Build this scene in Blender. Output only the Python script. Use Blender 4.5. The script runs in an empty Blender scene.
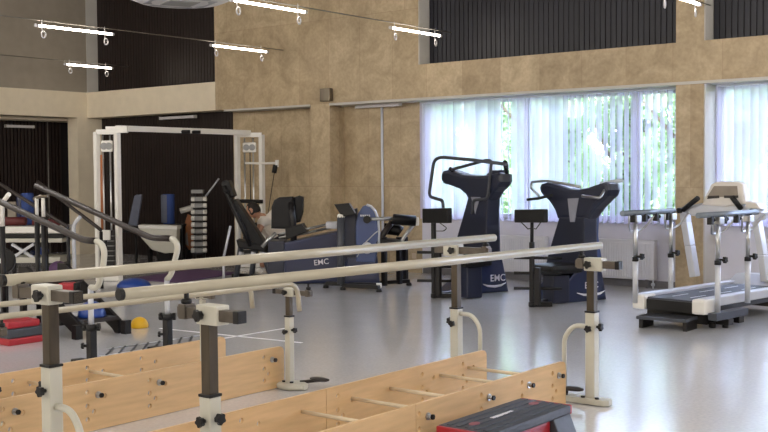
import bpy, bmesh, math, random
from mathutils import Vector, Matrix
from math import sin, cos, pi, radians
random.seed(7)
sc = bpy.context.scene
COL = sc.collection
V3 = Vector

# ------------------------------------------------------------------ camera
FPX = 1075.6
YAW, PIT, ROL = radians(38.18), radians(-2.30), radians(-.438)
EYE = V3((0, 0, 1.5))
fw = V3((-sin(YAW)*cos(PIT), cos(YAW)*cos(PIT), sin(PIT)))
rt0 = V3((cos(YAW), sin(YAW), 0)); up0 = rt0.cross(fw)
rt = rt0*cos(ROL)+up0*sin(ROL); up = up0*cos(ROL)-rt0*sin(ROL)
cd = bpy.data.cameras.new('camera'); cam = bpy.data.objects.new('camera', cd); COL.objects.link(cam)
cd.sensor_width = 36; cd.lens = FPX*36/768; cd.clip_end = 200
cam.matrix_world = Matrix(((rt.x, up.x, -fw.x, 0), (rt.y, up.y, -fw.y, 0), (rt.z, up.z, -fw.z, 1.5), (0, 0, 0, 1)))
sc.camera = cam

def ray(px, py): return fw*FPX + rt*(px-384) - up*(py-216)
def PZ(px, py, z=0.): d = ray(px, py); return EYE + d*((z-1.5)/d.z)          # sight line meets a height
def PY(px, py, y): d = ray(px, py); return EYE + d*(y/d.y)                    # ... a plane along the window wall
def PX(px, py, x): d = ray(px, py); return EYE + d*(x/d.x)
def PP(px, py, p, n):                                                         # ... any plane
    d = ray(px, py); n = V3(n); return EYE + d*((V3(p)-EYE).dot(n)/d.dot(n))

# --------------------------------------------------------------- materials
def nodes(name):
    m = bpy.data.materials.new(name); m.use_nodes = True
    nt = m.node_tree; b = nt.nodes['Principled BSDF']
    return m, nt, b
def N(nt, t, **kw):
    n = nt.nodes.new(t)
    for k, v in kw.items():
        if k in n.inputs: n.inputs[k].default_value = v
        else: setattr(n, k, v)
    return n
def srgb(h):
    h = h.lstrip('#'); c = [int(h[i:i+2], 16)/255 for i in (0, 2, 4)]
    return [x/12.92 if x <= .04045 else ((x+.055)/1.055)**2.4 for x in c] + [1]
def mat(name, col, rough=.5, metal=0, var=.12, scale=6., bump=0., stretch=None, spec=.5, coat=0.):
    m, nt, b = nodes(name)
    c = srgb(col) if isinstance(col, str) else list(col)+[1]
    tc = N(nt, 'ShaderNodeTexCoord'); mp = N(nt, 'ShaderNodeMapping')
    if stretch: mp.inputs['Scale'].default_value = stretch
    nz = N(nt, 'ShaderNodeTexNoise'); nz.inputs['Scale'].default_value = scale; nz.inputs['Detail'].default_value = 4
    nt.links.new(tc.outputs['Object'], mp.inputs['Vector']); nt.links.new(mp.outputs['Vector'], nz.inputs['Vector'])
    cr = N(nt, 'ShaderNodeValToRGB')
    cr.color_ramp.elements[0].position = .3; cr.color_ramp.elements[1].position = .7
    cr.color_ramp.elements[0].color = [max(0, x*(1-var)) for x in c[:3]]+[1]
    cr.color_ramp.elements[1].color = [min(1, x*(1+var)) for x in c[:3]]+[1]
    nt.links.new(nz.outputs['Fac'], cr.inputs['Fac']); nt.links.new(cr.outputs['Color'], b.inputs['Base Color'])
    b.inputs['Roughness'].default_value = rough; b.inputs['Metallic'].default_value = metal
    b.inputs['Specular IOR Level'].default_value = spec; b.inputs['Coat Weight'].default_value = coat
    if bump:
        bp = N(nt, 'ShaderNodeBump'); bp.inputs['Strength'].default_value = bump; bp.inputs['Distance'].default_value = .02
        nt.links.new(nz.outputs['Fac'], bp.inputs['Height']); nt.links.new(bp.outputs['Normal'], b.inputs['Normal'])
    return m
def emit(name, col, s):
    m, nt, b = nodes(name)
    b.inputs['Base Color'].default_value = srgb('#f4f2ee'); b.inputs['Emission Color'].default_value = srgb(col); b.inputs['Emission Strength'].default_value = s
    return m
def stone_mat():
    m, nt, b = nodes('travertine')
    tc = N(nt, 'ShaderNodeTexCoord'); sx = N(nt, 'ShaderNodeSeparateXYZ'); ad = N(nt, 'ShaderNodeMath', operation='ADD'); cb = N(nt, 'ShaderNodeCombineXYZ')
    L = nt.links.new
    L(tc.outputs['Object'], sx.inputs[0]); L(sx.outputs['X'], ad.inputs[0]); L(sx.outputs['Y'], ad.inputs[1])
    L(ad.outputs[0], cb.inputs['X']); L(sx.outputs['Z'], cb.inputs['Y'])
    br = N(nt, 'ShaderNodeTexBrick'); br.offset = .37; br.squash = 1
    br.inputs['Scale'].default_value = 1; br.inputs['Brick Width'].default_value = .62; br.inputs['Row Height'].default_value = 1.29
    br.inputs['Mortar Size'].default_value = .0035; br.inputs['Color1'].default_value = srgb('#bfae92'); br.inputs['Color2'].default_value = srgb('#ac9a7e')
    br.inputs['Mortar'].default_value = srgb('#a8937a'); br.inputs['Bias'].default_value = -.1
    L(cb.outputs[0], br.inputs['Vector'])
    n1 = N(nt, 'ShaderNodeTexNoise'); n1.inputs['Scale'].default_value = 3; n1.inputs['Detail'].default_value = 8; n1.inputs['Roughness'].default_value = .65; n1.inputs['Distortion'].default_value = .8
    L(tc.outputs['Object'], n1.inputs['Vector'])
    r1 = N(nt, 'ShaderNodeValToRGB'); r1.color_ramp.elements[0].position = .3; r1.color_ramp.elements[1].position = .72
    r1.color_ramp.elements[0].color = (.68, .64, .57, 1); r1.color_ramp.elements[1].color = (1.17, 1.15, 1.1, 1)
    L(n1.outputs['Fac'], r1.inputs['Fac'])
    mx = N(nt, 'ShaderNodeMix', data_type='RGBA', blend_type='MULTIPLY'); mx.inputs['Factor'].default_value = .9
    L(br.outputs['Color'], mx.inputs['A']); L(r1.outputs['Color'], mx.inputs['B'])
    n2 = N(nt, 'ShaderNodeTexNoise'); n2.inputs['Scale'].default_value = 22; n2.inputs['Detail'].default_value = 5
    L(tc.outputs['Object'], n2.inputs['Vector'])
    r2 = N(nt, 'ShaderNodeValToRGB'); r2.color_ramp.elements[0].position = .35; r2.color_ramp.elements[0].color = (.8, .78, .75, 1); r2.color_ramp.elements[1].position = .6
    L(n2.outputs['Fac'], r2.inputs['Fac'])
    m2 = N(nt, 'ShaderNodeMix', data_type='RGBA', blend_type='MULTIPLY'); m2.inputs['Factor'].default_value = .6
    L(mx.outputs['Result'], m2.inputs['A']); L(r2.outputs['Color'], m2.inputs['B'])
    L(m2.outputs['Result'], b.inputs['Base Color'])
    b.inputs['Roughness'].default_value = .55
    return m
def floor_mat():
    m, nt, b = nodes('grey_linoleum'); L = nt.links.new
    tc = N(nt, 'ShaderNodeTexCoord')
    n1 = N(nt, 'ShaderNodeTexNoise'); n1.inputs['Scale'].default_value = 40; n1.inputs['Detail'].default_value = 5
    L(tc.outputs['Object'], n1.inputs['Vector'])
    r = N(nt, 'ShaderNodeValToRGB'); r.color_ramp.elements[0].position = .3; r.color_ramp.elements[1].position = .7
    r.color_ramp.elements[0].color = srgb('#c4c4c7'); r.color_ramp.elements[1].color = srgb('#d0d0d3')
    L(n1.outputs['Fac'], r.inputs['Fac']); L(r.outputs['Color'], b.inputs['Base Color'])
    n2 = N(nt, 'ShaderNodeTexNoise'); n2.inputs['Scale'].default_value = 3; n2.inputs['Detail'].default_value = 3
    L(tc.outputs['Object'], n2.inputs['Vector'])
    mr = N(nt, 'ShaderNodeMapRange'); mr.inputs['To Min'].default_value = .15; mr.inputs['To Max'].default_value = .24
    L(n2.outputs['Fac'], mr.inputs['Value']); L(mr.outputs[0], b.inputs['Roughness'])
    bp = N(nt, 'ShaderNodeBump'); bp.inputs['Strength'].default_value = .1; bp.inputs['Distance'].default_value = .012
    n3 = N(nt, 'ShaderNodeTexNoise'); n3.inputs['Scale'].default_value = 4; n3.inputs['Detail'].default_value = 2
    L(tc.outputs['Object'], n3.inputs['Vector']); L(n3.outputs['Fac'], bp.inputs['Height']); L(bp.outputs['Normal'], b.inputs['Normal'])
    b.inputs['Specular IOR Level'].default_value = .9; b.inputs['Coat Weight'].default_value = .5; b.inputs['Coat Roughness'].default_value = .14
    return m
def sheer_mat():
    m, nt, b = nodes('sheer_blind_fabric'); L = nt.links.new
    out = nt.nodes['Material Output']
    tr = N(nt, 'ShaderNodeBsdfTranslucent'); tr.inputs['Color'].default_value = srgb('#e2dbf5')
    df = N(nt, 'ShaderNodeBsdfDiffuse'); df.inputs['Color'].default_value = srgb('#d8d4ec')
    tp = N(nt, 'ShaderNodeBsdfTransparent')
    w = N(nt, 'ShaderNodeTexWave'); w.inputs['Scale'].default_value = 30; tc = N(nt, 'ShaderNodeTexCoord'); L(tc.outputs['Object'], w.inputs['Vector'])
    m1 = N(nt, 'ShaderNodeMixShader'); m1.inputs[0].default_value = .4
    L(tr.outputs[0], m1.inputs[1]); L(df.outputs[0], m1.inputs[2])
    mr = N(nt, 'ShaderNodeMapRange'); mr.inputs['To Min'].default_value = .26; mr.inputs['To Max'].default_value = .4
    L(w.outputs['Fac'], mr.inputs['Value'])
    m2 = N(nt, 'ShaderNodeMixShader'); L(mr.outputs[0], m2.inputs[0])
    L(m1.outputs[0], m2.inputs[1]); L(tp.outputs[0], m2.inputs[2]); L(m2.outputs[0], out.inputs['Surface'])
    return m
def glass_mat():
    m, nt, b = nodes('window_glass'); L = nt.links.new; out = nt.nodes['Material Output']
    tp = N(nt, 'ShaderNodeBsdfTransparent'); tp.inputs['Color'].default_value = (.93, .96, .95, 1)
    gl = N(nt, 'ShaderNodeBsdfGlossy'); gl.inputs['Roughness'].default_value = .02
    fr = N(nt, 'ShaderNodeFresnel'); fr.inputs['IOR'].default_value = 1.4
    mx = N(nt, 'ShaderNodeMixShader'); L(fr.outputs[0], mx.inputs[0]); L(tp.outputs[0], mx.inputs[1]); L(gl.outputs[0], mx.inputs[2])
    L(mx.outputs[0], out.inputs['Surface'])
    return m

M = {}
M['stone'] = stone_mat()
M['floor'] = floor_mat()
M['sheer'] = sheer_mat()
M['glass'] = glass_mat()
M['cream_wall'] = mat('cream_plaster', '#ddd1ba', .8, var=.04)
M['grey_wall'] = mat('grey_plaster', '#968d80', .85, var=.05)
M['white_wall'] = mat('pale_lilac_plaster', '#d8d8e4', .8, var=.03)
M['reveal'] = mat('pale_grey_paint', '#bdbab4', .7, var=.03)
M['ceiling'] = mat('dark_ceiling_paint', '#5f5b56', .9, var=.05)
M['slat'] = mat('brown_black_slat_veneer', '#211614', .5, var=.2, scale=3, stretch=(8, 8, .5))
M['slat_blue'] = mat('blue_black_slat_panel', '#1b1c26', .5, var=.12, scale=3, stretch=(8, 8, .5))
M['slatgap'] = mat('black_felt', '#171316', .9)
M['pvc'] = mat('white_window_plastic', '#d3d9e6', .4, var=.02)
M['radiator'] = mat('white_radiator_enamel', '#dcdde4', .4, var=.02)
M['skirting'] = mat('grey_skirting', '#77757a', .6)
M['cream_rail'] = mat('cream_painted_rail', '#b0aa99', .28, var=.05, coat=.2)
M['cream_paint'] = mat('cream_powder_coat', '#bfbdb1', .38, var=.04)
M['white_paint'] = mat('white_powder_coat', '#e0ded8', .35, var=.03)
M['steel'] = mat('galvanised_tube', '#6f675a', .4, metal=.75, var=.25, scale=14, stretch=(1, 1, .2))
M['rail_grey'] = mat('blue_grey_tube', '#6d7680', .35, metal=.4)
M['dark_tube'] = mat('dark_galvanised_tube', '#4b4338', .45, metal=.5, var=.3, scale=14, stretch=(1, 1, .2))
M['arm_steel'] = mat('dull_steel_arm', '#625c56', .4, metal=.7, var=.2, scale=14)
M['chrome'] = mat('brushed_aluminium', '#b4b6b8', .28, metal=.9, var=.06)
M['black'] = mat('black_plastic', '#101012', .45, var=.15, spec=.35)
M['black_metal'] = mat('black_coated_steel', '#121113', .42, var=.15, spec=.35)
M['vinyl'] = mat('black_vinyl', '#0d0d10', .45, var=.15, spec=.3, bump=.1, scale=20)
M['navy'] = mat('navy_gloss_shell', '#1e284a', .3, var=.12, scale=3, coat=.3)
M['navy_dark'] = mat('dark_navy_panel', '#1e2336', .38, var=.12, scale=3)
M['navy_light'] = mat('lighter_navy_panel', '#41527f', .3, var=.1, scale=3, coat=.3)
M['greyinsert'] = mat('grey_insert', '#8b8d98', .45)
M['white'] = mat('white_print', '#e4e4ea', .5, var=.02)
M['wood'] = mat('birch_plywood', '#cfad80', .48, var=.1, scale=5, stretch=(6, .6, 6))
M['wood_edge'] = mat('birch_plywood_edge', '#e3caa2', .5, var=.1, scale=20)
M['dowel'] = mat('pale_beech_dowel', '#d3c2a5', .5, var=.08)
M['red'] = mat('red_plastic', '#a3202c', .4, var=.08)
M['dull_red'] = mat('dull_red_print', '#8b4b50', .5)
M['red_dark'] = mat('dark_red_vinyl', '#561c1e', .55, var=.15)
M['charcoal'] = mat('charcoal_rubber', '#3d4048', .5, var=.12, scale=30)
M['brown_dark'] = mat('dark_brown_rail', '#211815', .45, var=.15)
M['yellow'] = mat('yellow_rubber', '#d9a90e', .45, var=.06)
M['blue'] = mat('blue_rubber', '#1c3f8c', .35, var=.1)
M['blue_foam'] = mat('blue_foam', '#27407c', .7, var=.12)
M['grey_foam'] = mat('grey_foam', '#5d6272', .75, var=.1)
M['purple'] = mat('purple_mat', '#5b3f66', .7, var=.1)
M['skin'] = mat('skin', '#b98a70', .55, var=.05)
M['hair'] = mat('dark_hair', '#1d1613', .7, var=.2, scale=40)
M['shirt'] = mat('white_cotton', '#e8dfd2', .8, var=.04)
M['trousers'] = mat('dark_trousers', '#23232a', .8)
M['orange_wood'] = mat('orange_brown_wood', '#a0633a', .5, var=.15, stretch=(4, 4, .6))
M['silver_block'] = mat('silver_grey_block', '#8d8d8c', .5, var=.08)
M['belt'] = mat('dark_grey_belt', '#3c4049', .55, var=.08)
M['silver_paint'] = mat('silver_grey_paint', '#c2c5cc', .35, metal=.2, var=.05)
M['beige_shell'] = mat('beige_console_shell', '#d6d0c8', .45, var=.04)
M['screen_off'] = mat('dull_display', '#8a7f72', .3)
M['led'] = emit('led_tube', '#fff3e2', 14)
M['wire'] = mat('grey_steel_wire', '#8a8680', .4, metal=.6)
M['cassette'] = mat('white_cassette_plastic', '#c6c4c6', .5, var=.03)
M['leaf'] = mat('green_leaf', '#8fa688', .6, var=.3, scale=1.2)
M['bark'] = mat('bark', '#54473a', .9, var=.25)
M['grass'] = mat('outdoor_grass', '#6f8a4a', .9, var=.25)
M['socket'] = mat('white_socket', '#cbb9a4', .5)

nt = M['leaf'].node_tree; pb = nt.nodes['Principled BSDF']; tl = nt.nodes.new('ShaderNodeBsdfTranslucent'); tl.inputs['Color'].default_value = srgb('#a9bd90'); mxs = nt.nodes.new('ShaderNodeMixShader'); mxs.inputs[0].default_value = .5
nt.links.new(pb.outputs[0], mxs.inputs[1]); nt.links.new(tl.outputs[0], mxs.inputs[2]); nt.links.new(mxs.outputs[0], nt.nodes['Material Output'].inputs['Surface'])

# ------------------------------------------------------------------ builder
class MB:
    """collects shapes (world coordinates) into one mesh"""
    def __init__(s): s.bm = bmesh.new()
    def quadbox(s, o, a, b, c, bev=0.):
        """box from corner o with edge vectors a, b, c"""
        o, a, b, c = V3(o), V3(a), V3(b), V3(c)
        vs = [s.bm.verts.new(o+i*a+j*b+k*c) for i in (0, 1) for j in (0, 1) for k in (0, 1)]
        fs = []
        for f in ((0, 1, 3, 2), (4, 6, 7, 5), (0, 4, 5, 1), (2, 3, 7, 6), (0, 2, 6, 4), (1, 5, 7, 3)):
            fs.append(s.bm.faces.new([vs[i] for i in f]))
        bmesh.ops.recalc_face_normals(s.bm, faces=fs)
        if bev:
            es = {e for f in fs for e in f.edges}
            bmesh.ops.bevel(s.bm, geom=list(es), offset=bev, segments=2, affect='EDGES', profile=.6)
        return s
    def box(s, x0, x1, y0, y1, z0, z1, bev=0.): return s.quadbox((x0, y0, z0), (x1-x0, 0, 0), (0, y1-y0, 0), (0, 0, z1-z0), bev)
    def cbox(s, c, sx, sy, sz, rz=0., bev=0., tilt=None):
        R = Matrix.Rotation(rz, 3, 'Z')
        if tilt: R = R @ Matrix.Rotation(tilt[1], 3, tilt[0])
        a, b, d = R @ V3((sx, 0, 0)), R @ V3((0, sy, 0)), R @ V3((0, 0, sz))
        return s.quadbox(V3(c)-(a+b+d)/2, a, b, d, bev)
    def prism(s, pts, ext, bev=0., smooth=False):
        """flat polygon pts, pushed along ext"""
        e = V3(ext); p0 = [s.bm.verts.new(V3(p)) for p in pts]; p1 = [s.bm.verts.new(V3(p)+e) for p in pts]
        n = len(pts); fs = [s.bm.faces.new(p0), s.bm.faces.new(p1[::-1])]
        for i in range(n): fs.append(s.bm.faces.new([p0[i], p0[(i+1) % n], p1[(i+1) % n], p1[i]]))
        bmesh.ops.recalc_face_normals(s.bm, faces=fs)
        if bev:
            es = list({ed for f in fs[:2] for ed in f.edges})
            bmesh.ops.bevel(s.bm, geom=es, offset=bev, segments=2, affect='EDGES', profile=.6)
        return s
    def tube(s, pts, r, seg=10, cap=True, round_=0):
        pts = [V3(p) for p in pts]
        if round_: pts = fillet(pts, round_)
        rings = []; n = len(pts); prev = None
        for i, p in enumerate(pts):
            t = (pts[min(i+1, n-1)]-pts[max(i-1, 0)]).normalized()
            if prev is None:
                a = t.cross(V3((0, 0, 1)) if abs(t.z) < .9 else V3((1, 0, 0))).normalized()
            else: a = (prev - t*prev.dot(t)).normalized()
            prev = a; b = t.cross(a)
            rr = r[i] if isinstance(r, (list, tuple)) else r
            rings.append([s.bm.verts.new(p + (a*cos(2*pi*k/seg)+b*sin(2*pi*k/seg))*rr) for k in range(seg)])
        for i in range(n-1):
            for k in range(seg):
                f = s.bm.faces.new([rings[i][k], rings[i][(k+1) % seg], rings[i+1][(k+1) % seg], rings[i+1][k]]); f.smooth = True
        if cap: s.bm.faces.new(rings[0][::-1]); s.bm.faces.new(rings[-1])
        return s
    def bar(s, p0, p1, w, h, bev=.003, upv=(0, 0, 1)):
        """rectangular bar between two points"""
        p0, p1 = V3(p0), V3(p1); t = p1-p0; u = V3(upv)
        if abs(t.normalized().dot(u)) > .95: u = V3((0, 1, 0))
        a = t.cross(u).normalized()*w; b = a.cross(t).normalized()*h
        return s.quadbox(p0-a/2-b/2, t, a, b, bev)
    def disc(s, c, axis, r, th, seg=20, bev=0.):
        c = V3(c); ax = V3(axis).normalized()
        a = ax.cross(V3((0, 0, 1)) if abs(ax.z) < .9 else V3((1, 0, 0))).normalized(); b = ax.cross(a)
        pts = [V3(c)-ax*th/2+(a*cos(2*pi*k/seg)+b*sin(2*pi*k/seg))*r for k in range(seg)]
        return s.prism(pts, ax*th, bev)
    def knob(s, c, axis, r, th):
        """a five-lobed star knob"""
        c = V3(c); ax = V3(axis).normalized()
        a = ax.cross(V3((0, 0, 1)) if abs(ax.z) < .9 else V3((1, 0, 0))).normalized(); b = ax.cross(a)
        pts = []
        for k in range(20):
            rr = r*(1 if k % 4 in (0, 1) else .78)
            pts.append(V3(c)+(a*cos(2*pi*k/20)+b*sin(2*pi*k/20))*rr)
        s.prism(pts, ax*th, .002)
        return s
    def lathe(s, c, prof, seg=24, sc_=(1, 1)):
        c = V3(c); rings = []
        for r, z in prof: rings.append([s.bm.verts.new(c+V3((r*cos(2*pi*k/seg)*sc_[0], r*sin(2*pi*k/seg)*sc_[1], z))) for k in range(seg)])
        for i in range(len(prof)-1):
            for k in range(seg):
                f = s.bm.faces.new([rings[i][k], rings[i][(k+1) % seg], rings[i+1][(k+1) % seg], rings[i+1][k]]); f.smooth = True
        s.bm.faces.new(rings[0][::-1]); s.bm.faces.new(rings[-1])
        return s
    def torus(s, c, axis, R, r, seg=16):
        c = V3(c); ax = V3(axis).normalized()
        a = ax.cross(V3((0, 0, 1)) if abs(ax.z) < .9 else V3((1, 0, 0))).normalized(); b = ax.cross(a)
        return s.tube([V3(c)+(a*cos(2*pi*k/seg)+b*sin(2*pi*k/seg))*R for k in range(seg+1)], r, 6, False)
    def mesh(s, name, m, inv):
        if inv is not None: s.bm.transform(inv)
        bmesh.ops.recalc_face_normals(s.bm, faces=s.bm.faces[:])
        me = bpy.data.meshes.new(name); s.bm.to_mesh(me); s.bm.free()
        me.materials.append(m); return me
def fillet(pts, r, k=4):
    out = [pts[0]]
    for i in range(1, len(pts)-1):
        p, a, b = pts[i], pts[i-1]-pts[i], pts[i+1]-pts[i]
        d = min(r, a.length*.45, b.length*.45); A = p+a.normalized()*d; B = p+b.normalized()*d
        for j in range(k+1):
            t = j/k; out.append(A*(1-t)**2+p*2*t*(1-t)+B*t*t)
    out.append(pts[-1]); return out

class T:
    """a thing: an Empty at its base that parents its parts (shapes come in world coordinates, or local ones with local=True)"""
    def __init__(s, name, label, cat, loc=(0, 0, 0), rz=0., group=None, local=False):
        s.o = bpy.data.objects.new(name, None); COL.objects.link(s.o); s.o.empty_display_size = .1
        s.o.location = loc; s.o.rotation_euler = (0, 0, rz)
        s.o['label'] = label; s.o['category'] = cat
        if group: s.o['group'] = group
        s.inv = None if local else (Matrix.Translation(V3(loc)) @ Matrix.Rotation(rz, 4, 'Z')).inverted()
    def part(s, name, mb, m, parent=None, label=None):
        o = bpy.data.objects.new(name, mb.mesh(name, M[m], s.inv)); COL.objects.link(o)
        o.parent = parent or s.o
        if label: o['label'] = label
        return o
    def text(s, txt, size, o, xdir, updir, parent=None, m='white', name='lettering'):
        x = V3(xdir).normalized(); u = V3(updir); u = (u-x*u.dot(x)).normalized(); n = x.cross(u)
        cu = bpy.data.curves.new(name, 'FONT'); cu.body = txt; cu.size = size; cu.extrude = .001; cu.offset = size*.004
        tmp = bpy.data.objects.new('tmp', cu); COL.objects.link(tmp); bpy.context.view_layer.update()
        me = bpy.data.meshes.new_from_object(tmp.evaluated_get(bpy.context.evaluated_depsgraph_get()))
        bpy.data.objects.remove(tmp); bpy.data.curves.remove(cu)
        oo = V3(o)
        me.transform(Matrix(((x.x, u.x, n.x, oo.x), (x.y, u.y, n.y, oo.y), (x.z, u.z, n.z, oo.z), (0, 0, 0, 1))))
        if s.inv is not None: me.transform(s.inv)
        me.materials.clear(); me.materials.append(M[m])
        ob = bpy.data.objects.new(name, me); COL.objects.link(ob); ob.parent = parent or s.o
        return ob
def single(name, mb, m, label, cat, loc, group=None, kind=None):
    """a thing that is one mesh, origin at its base"""
    o = bpy.data.objects.new(name, mb.mesh(name, M[m], Matrix.Translation(-V3(loc)))); COL.objects.link(o); o.location = loc
    o['label'] = label; o['category'] = cat
    if group: o['group'] = group
    if kind: o['kind'] = kind
    return o
def struct(name, mb, m, parent=None):
    o = bpy.data.objects.new(name, mb.mesh(name, M[m], None)); COL.objects.link(o)
    if parent: o.parent = parent
    else: o['kind'] = 'structure'
    return o
def copy_tree(o, parent=None):
    c = o.copy(); COL.objects.link(c)
    if parent: c.parent = parent
    for ch in list(o.children): copy_tree(ch, c)
    return c
# ------------------------------------------------------------------ setting
Y0, Y1, XL, XR, YF, ZC = 12.6, 12.95, -17.05, 5.0, -5.0, 5.2
ZB, ZT = 2.58, 3.06
struct('floor', MB().box(-18.2, XR+.1, YF-.1, 13.2, -.1, 0), 'floor')
struct('ceiling', MB().box(-18.2, XR+.2, YF-.2, 13.3, ZC, ZC+.2), 'ceiling')
struct('wall_front', MB().box(-18.2, XR+.2, YF-.2, YF, 0, ZC), 'cream_wall')
struct('wall_right', MB().box(XR, XR+.2, YF, 13.2, 0, ZC), 'cream_wall')
WIN = [(-9.44, -5.37), (-4.97, -1.2), (-.8, 3.0)]
w = MB().box(-9.46, XR, Y1, 13.25, 0, .84)
w.box(-9.46, XR, Y1, 13.25, 2.555, ZT)
xs = [-9.46]+[v for p in WIN for v in p]+[XR]
for i in range(0, len(xs), 2):
    if xs[i+1]-xs[i] > .05: w.box(xs[i], xs[i+1], Y1, 13.25, .84, 2.555)
struct('wall_back', w, 'white_wall')
w = MB().box(-13.46, -9.46, Y1, 13.25, 0, ZB)                     # stone part of the recess, pier, beam and upper wall
w.box(-11.36, -10.96, Y0, Y1, 0, ZB)
w.box(-13.52, XR, Y0, 13.25, ZB, ZT)
w.box(-13.52, -9.26, Y0, 13.25, ZT, ZC)
w.box(-5.35, -5.0, Y0, 13.25, ZT, ZC)
w.box(-5.35, -5.0, Y0, Y1, 0, ZB)
w.box(-1.2, -.8, Y0, 13.25, ZT, ZC); w.box(-1.2, -.8, Y0, Y1, 0, ZB)
struct('wall_back_stone', w, 'stone')
w = MB().box(XL-.2, -13.52, Y0, 13.25, ZB, ZT); w.box(XL-.35, XL, 4.5, Y0, ZB, ZT)
w.box(-17.35, XL, 12.38, 13.2, 0, ZB)
struct('wall_left_beam', w, 'cream_wall')
struct('wall_left', MB().box(XL-.2, XL, YF, 13.2, ZT, ZC), 'grey_wall')
struct('wall_left_lower', MB().box(XL-.2, XL, YF, 4.5, 0, ZT), 'cream_wall')
# pale plates: soffits and the left reveals of the recesses
w = MB().box(-13.3, -11.36, Y0-.015, Y1, ZB-.03, ZB); w.box(-10.96, XR, Y0-.015, Y1, ZB-.035, ZB)
struct('trim_1', w, 'reveal')
w = MB().box(-9.26, -9.245, Y0+.01, Y1, ZT, ZC); w.box(-5.0, -4.985, Y0+.01, Y1, ZT, ZC); w.box(-5.0, -4.985, Y0+.01, Y1, 0, ZB-.04)
w.box(XL, XL+.012, Y0+.01, Y1, ZT, ZC)
struct('trim_2', w, 'reveal')
struct('wall_left_recess', MB().box(-18.2, XL-.3, 12.95, 13.25, 0, ZB+.2).box(-18.2, XL-.2, 4.4, 13.25, ZB, ZB+.2).box(-18.2, XL-.2, 4.3, 4.5, 0, ZB+.2), 'cream_wall')
struct('trim_3', MB().box(-17.95, XL-.35, 4.5, 13.1, ZB-.05, ZB), 'cream_wall')
YU = 12.87
def slats(name, x0, x1, z0, z1, y, mt='slat'):
    m = MB().box(x0, x1, y-.005, y+.2, z0, z1); struct(name+'_backing', m, 'slatgap')
    m = MB(); n = int((x1-x0)/.075)
    for i in range(n):
        x = x0+(i+.5)*(x1-x0)/n; m.box(x-.031, x+.031, y-.017, y-.004, z0+.003, z1-.003)
    struct(name, m, mt)
slats('wall_back_slats', -17.05, -13.46, 0, ZB, Y1-.0)
slats('wall_back_slats_upper', -17.03, -13.52, ZT, ZC, YU)
slats('wall_back_slats_upper', -9.24, -5.35, ZT, ZC, YU, 'slat_blue')
slats('wall_back_slats_upper', -4.98, -1.2, ZT, ZC, YU, 'slat_blue')
slats('wall_back_slats_upper', -.8, XR, ZT, ZC, YU, 'slat_blue')
struct('wall_left_slats_backing', MB().box(-18.15, -17.95, 4.5, 13.1, 0, ZB-.05), 'slatgap')
m = MB()
for i in range(108): m.box(-17.953, -17.92, 4.55+i*.075, 4.55+i*.075+.052, .003, ZB-.06)
struct('wall_left_slats', m, 'slat')
w = MB().box(-9.44, -5.36, Y1-.015, Y1, 0, .09, .003); w.box(-4.98, XR, Y1-.015, Y1, 0, .09, .003)
struct('baseboard_back', w, 'skirting')
# windows
def window(n, x0, x1, mull):
    m = MB(); y0, y1 = 13.03, 13.1
    m.box(x0, x1, y0, y1, .84, .91, .006); m.box(x0, x1, y0, y1, 2.485, 2.555, .006)
    m.box(x0, x0+.07, y0, y1, .84, 2.555, .006); m.box(x1-.07, x1, y0, y1, .84, 2.555, .006)
    for x in mull: m.box(x-.05, x+.05, y0, y1, .9, 2.49, .006)
    f = struct('window_%d' % n, m, 'pvc')
    struct('window_glass', MB().box(x0+.06, x1-.06, 13.06, 13.072, .9, 2.495), 'glass', f)
    struct('window_sill', MB().box(x0-.0, x1+.0, 12.9, 13.04, .815, .84, .006), 'pvc', f)
window(1, *WIN[0], [PY(527, 150, 13.05).x, PY(637, 150, 13.05).x])
window(2, *WIN[1], [-3.9, -2.3])
window(3, *WIN[2], [.4, 1.8])  # out of view, added for the daylight it lets in
def edge_on(px): a = YAW-math.atan((px-384)/FPX); return pi/2+a
def blind(x0, x1, label, angle_of):
    t = T('vertical_blind', label, 'blind', ((x0+x1)/2, 12.86, .82), 0, 'window blinds')
    t.part('headrail', MB().box(x0, x1, 12.835, 12.885, 2.515, 2.545, .004), 'pvc')
    m = MB(); wd = .112; n = int((x1-x0)/.098)
    for i in range(n):
        x = x0+.05+i*(x1-x0-.1)/(n-1); a = angle_of(x)
        d = V3((cos(a), sin(a), 0))*wd/2; nn = V3((-sin(a), cos(a), 0))
        z0 = .82+random.uniform(-.006, .006)
        c = V3((x, 12.86, 0))
        cs = [c-d, c-d*.5+nn*.013, c+nn*.018, c+d*.5+nn*.013, c+d]
        for q in range(4):
            vs = [m.bm.verts.new((cs[q].x, cs[q].y, z0)), m.bm.verts.new((cs[q+1].x, cs[q+1].y, z0)), m.bm.verts.new((cs[q+1].x, cs[q+1].y, 2.515)), m.bm.verts.new((cs[q].x, cs[q].y, 2.515))]
            f = m.bm.faces.new(vs); f.smooth = True
    bmesh.ops.remove_doubles(m.bm, verts=m.bm.verts[:], dist=.0004)
    t.part('slats', m, 'sheer')
    m = MB(); m.tube([(x0+.06, 12.83, 2.51), (x0+.06, 12.83, 1.1)], .004, 6); t.part('pull_cord', m, 'pvc')
    return t
def px_of(x, y=12.86, z=1.8):
    d = V3((x, y, z))-EYE; return 384+FPX*d.dot(rt)/d.dot(fw)
rb = random.Random(3)
def ang1(x):
    p = px_of(x)
    if p < 503: return radians(rb.choice([6, 24, 46, 62, 35, 14]))
    if p < 512: return edge_on(p)
    if p < 522: return radians(20)
    if p < 531: return edge_on(p)+.05
    if p < 562: return radians(rb.choice([25, 40, 55]))
    return edge_on(p)-.66+rb.uniform(-.12, .12)
def ang2(x):
    p = px_of(x)
    if p < 733: return radians(8)
    return radians(38)+rb.uniform(-.05, .05)
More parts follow.
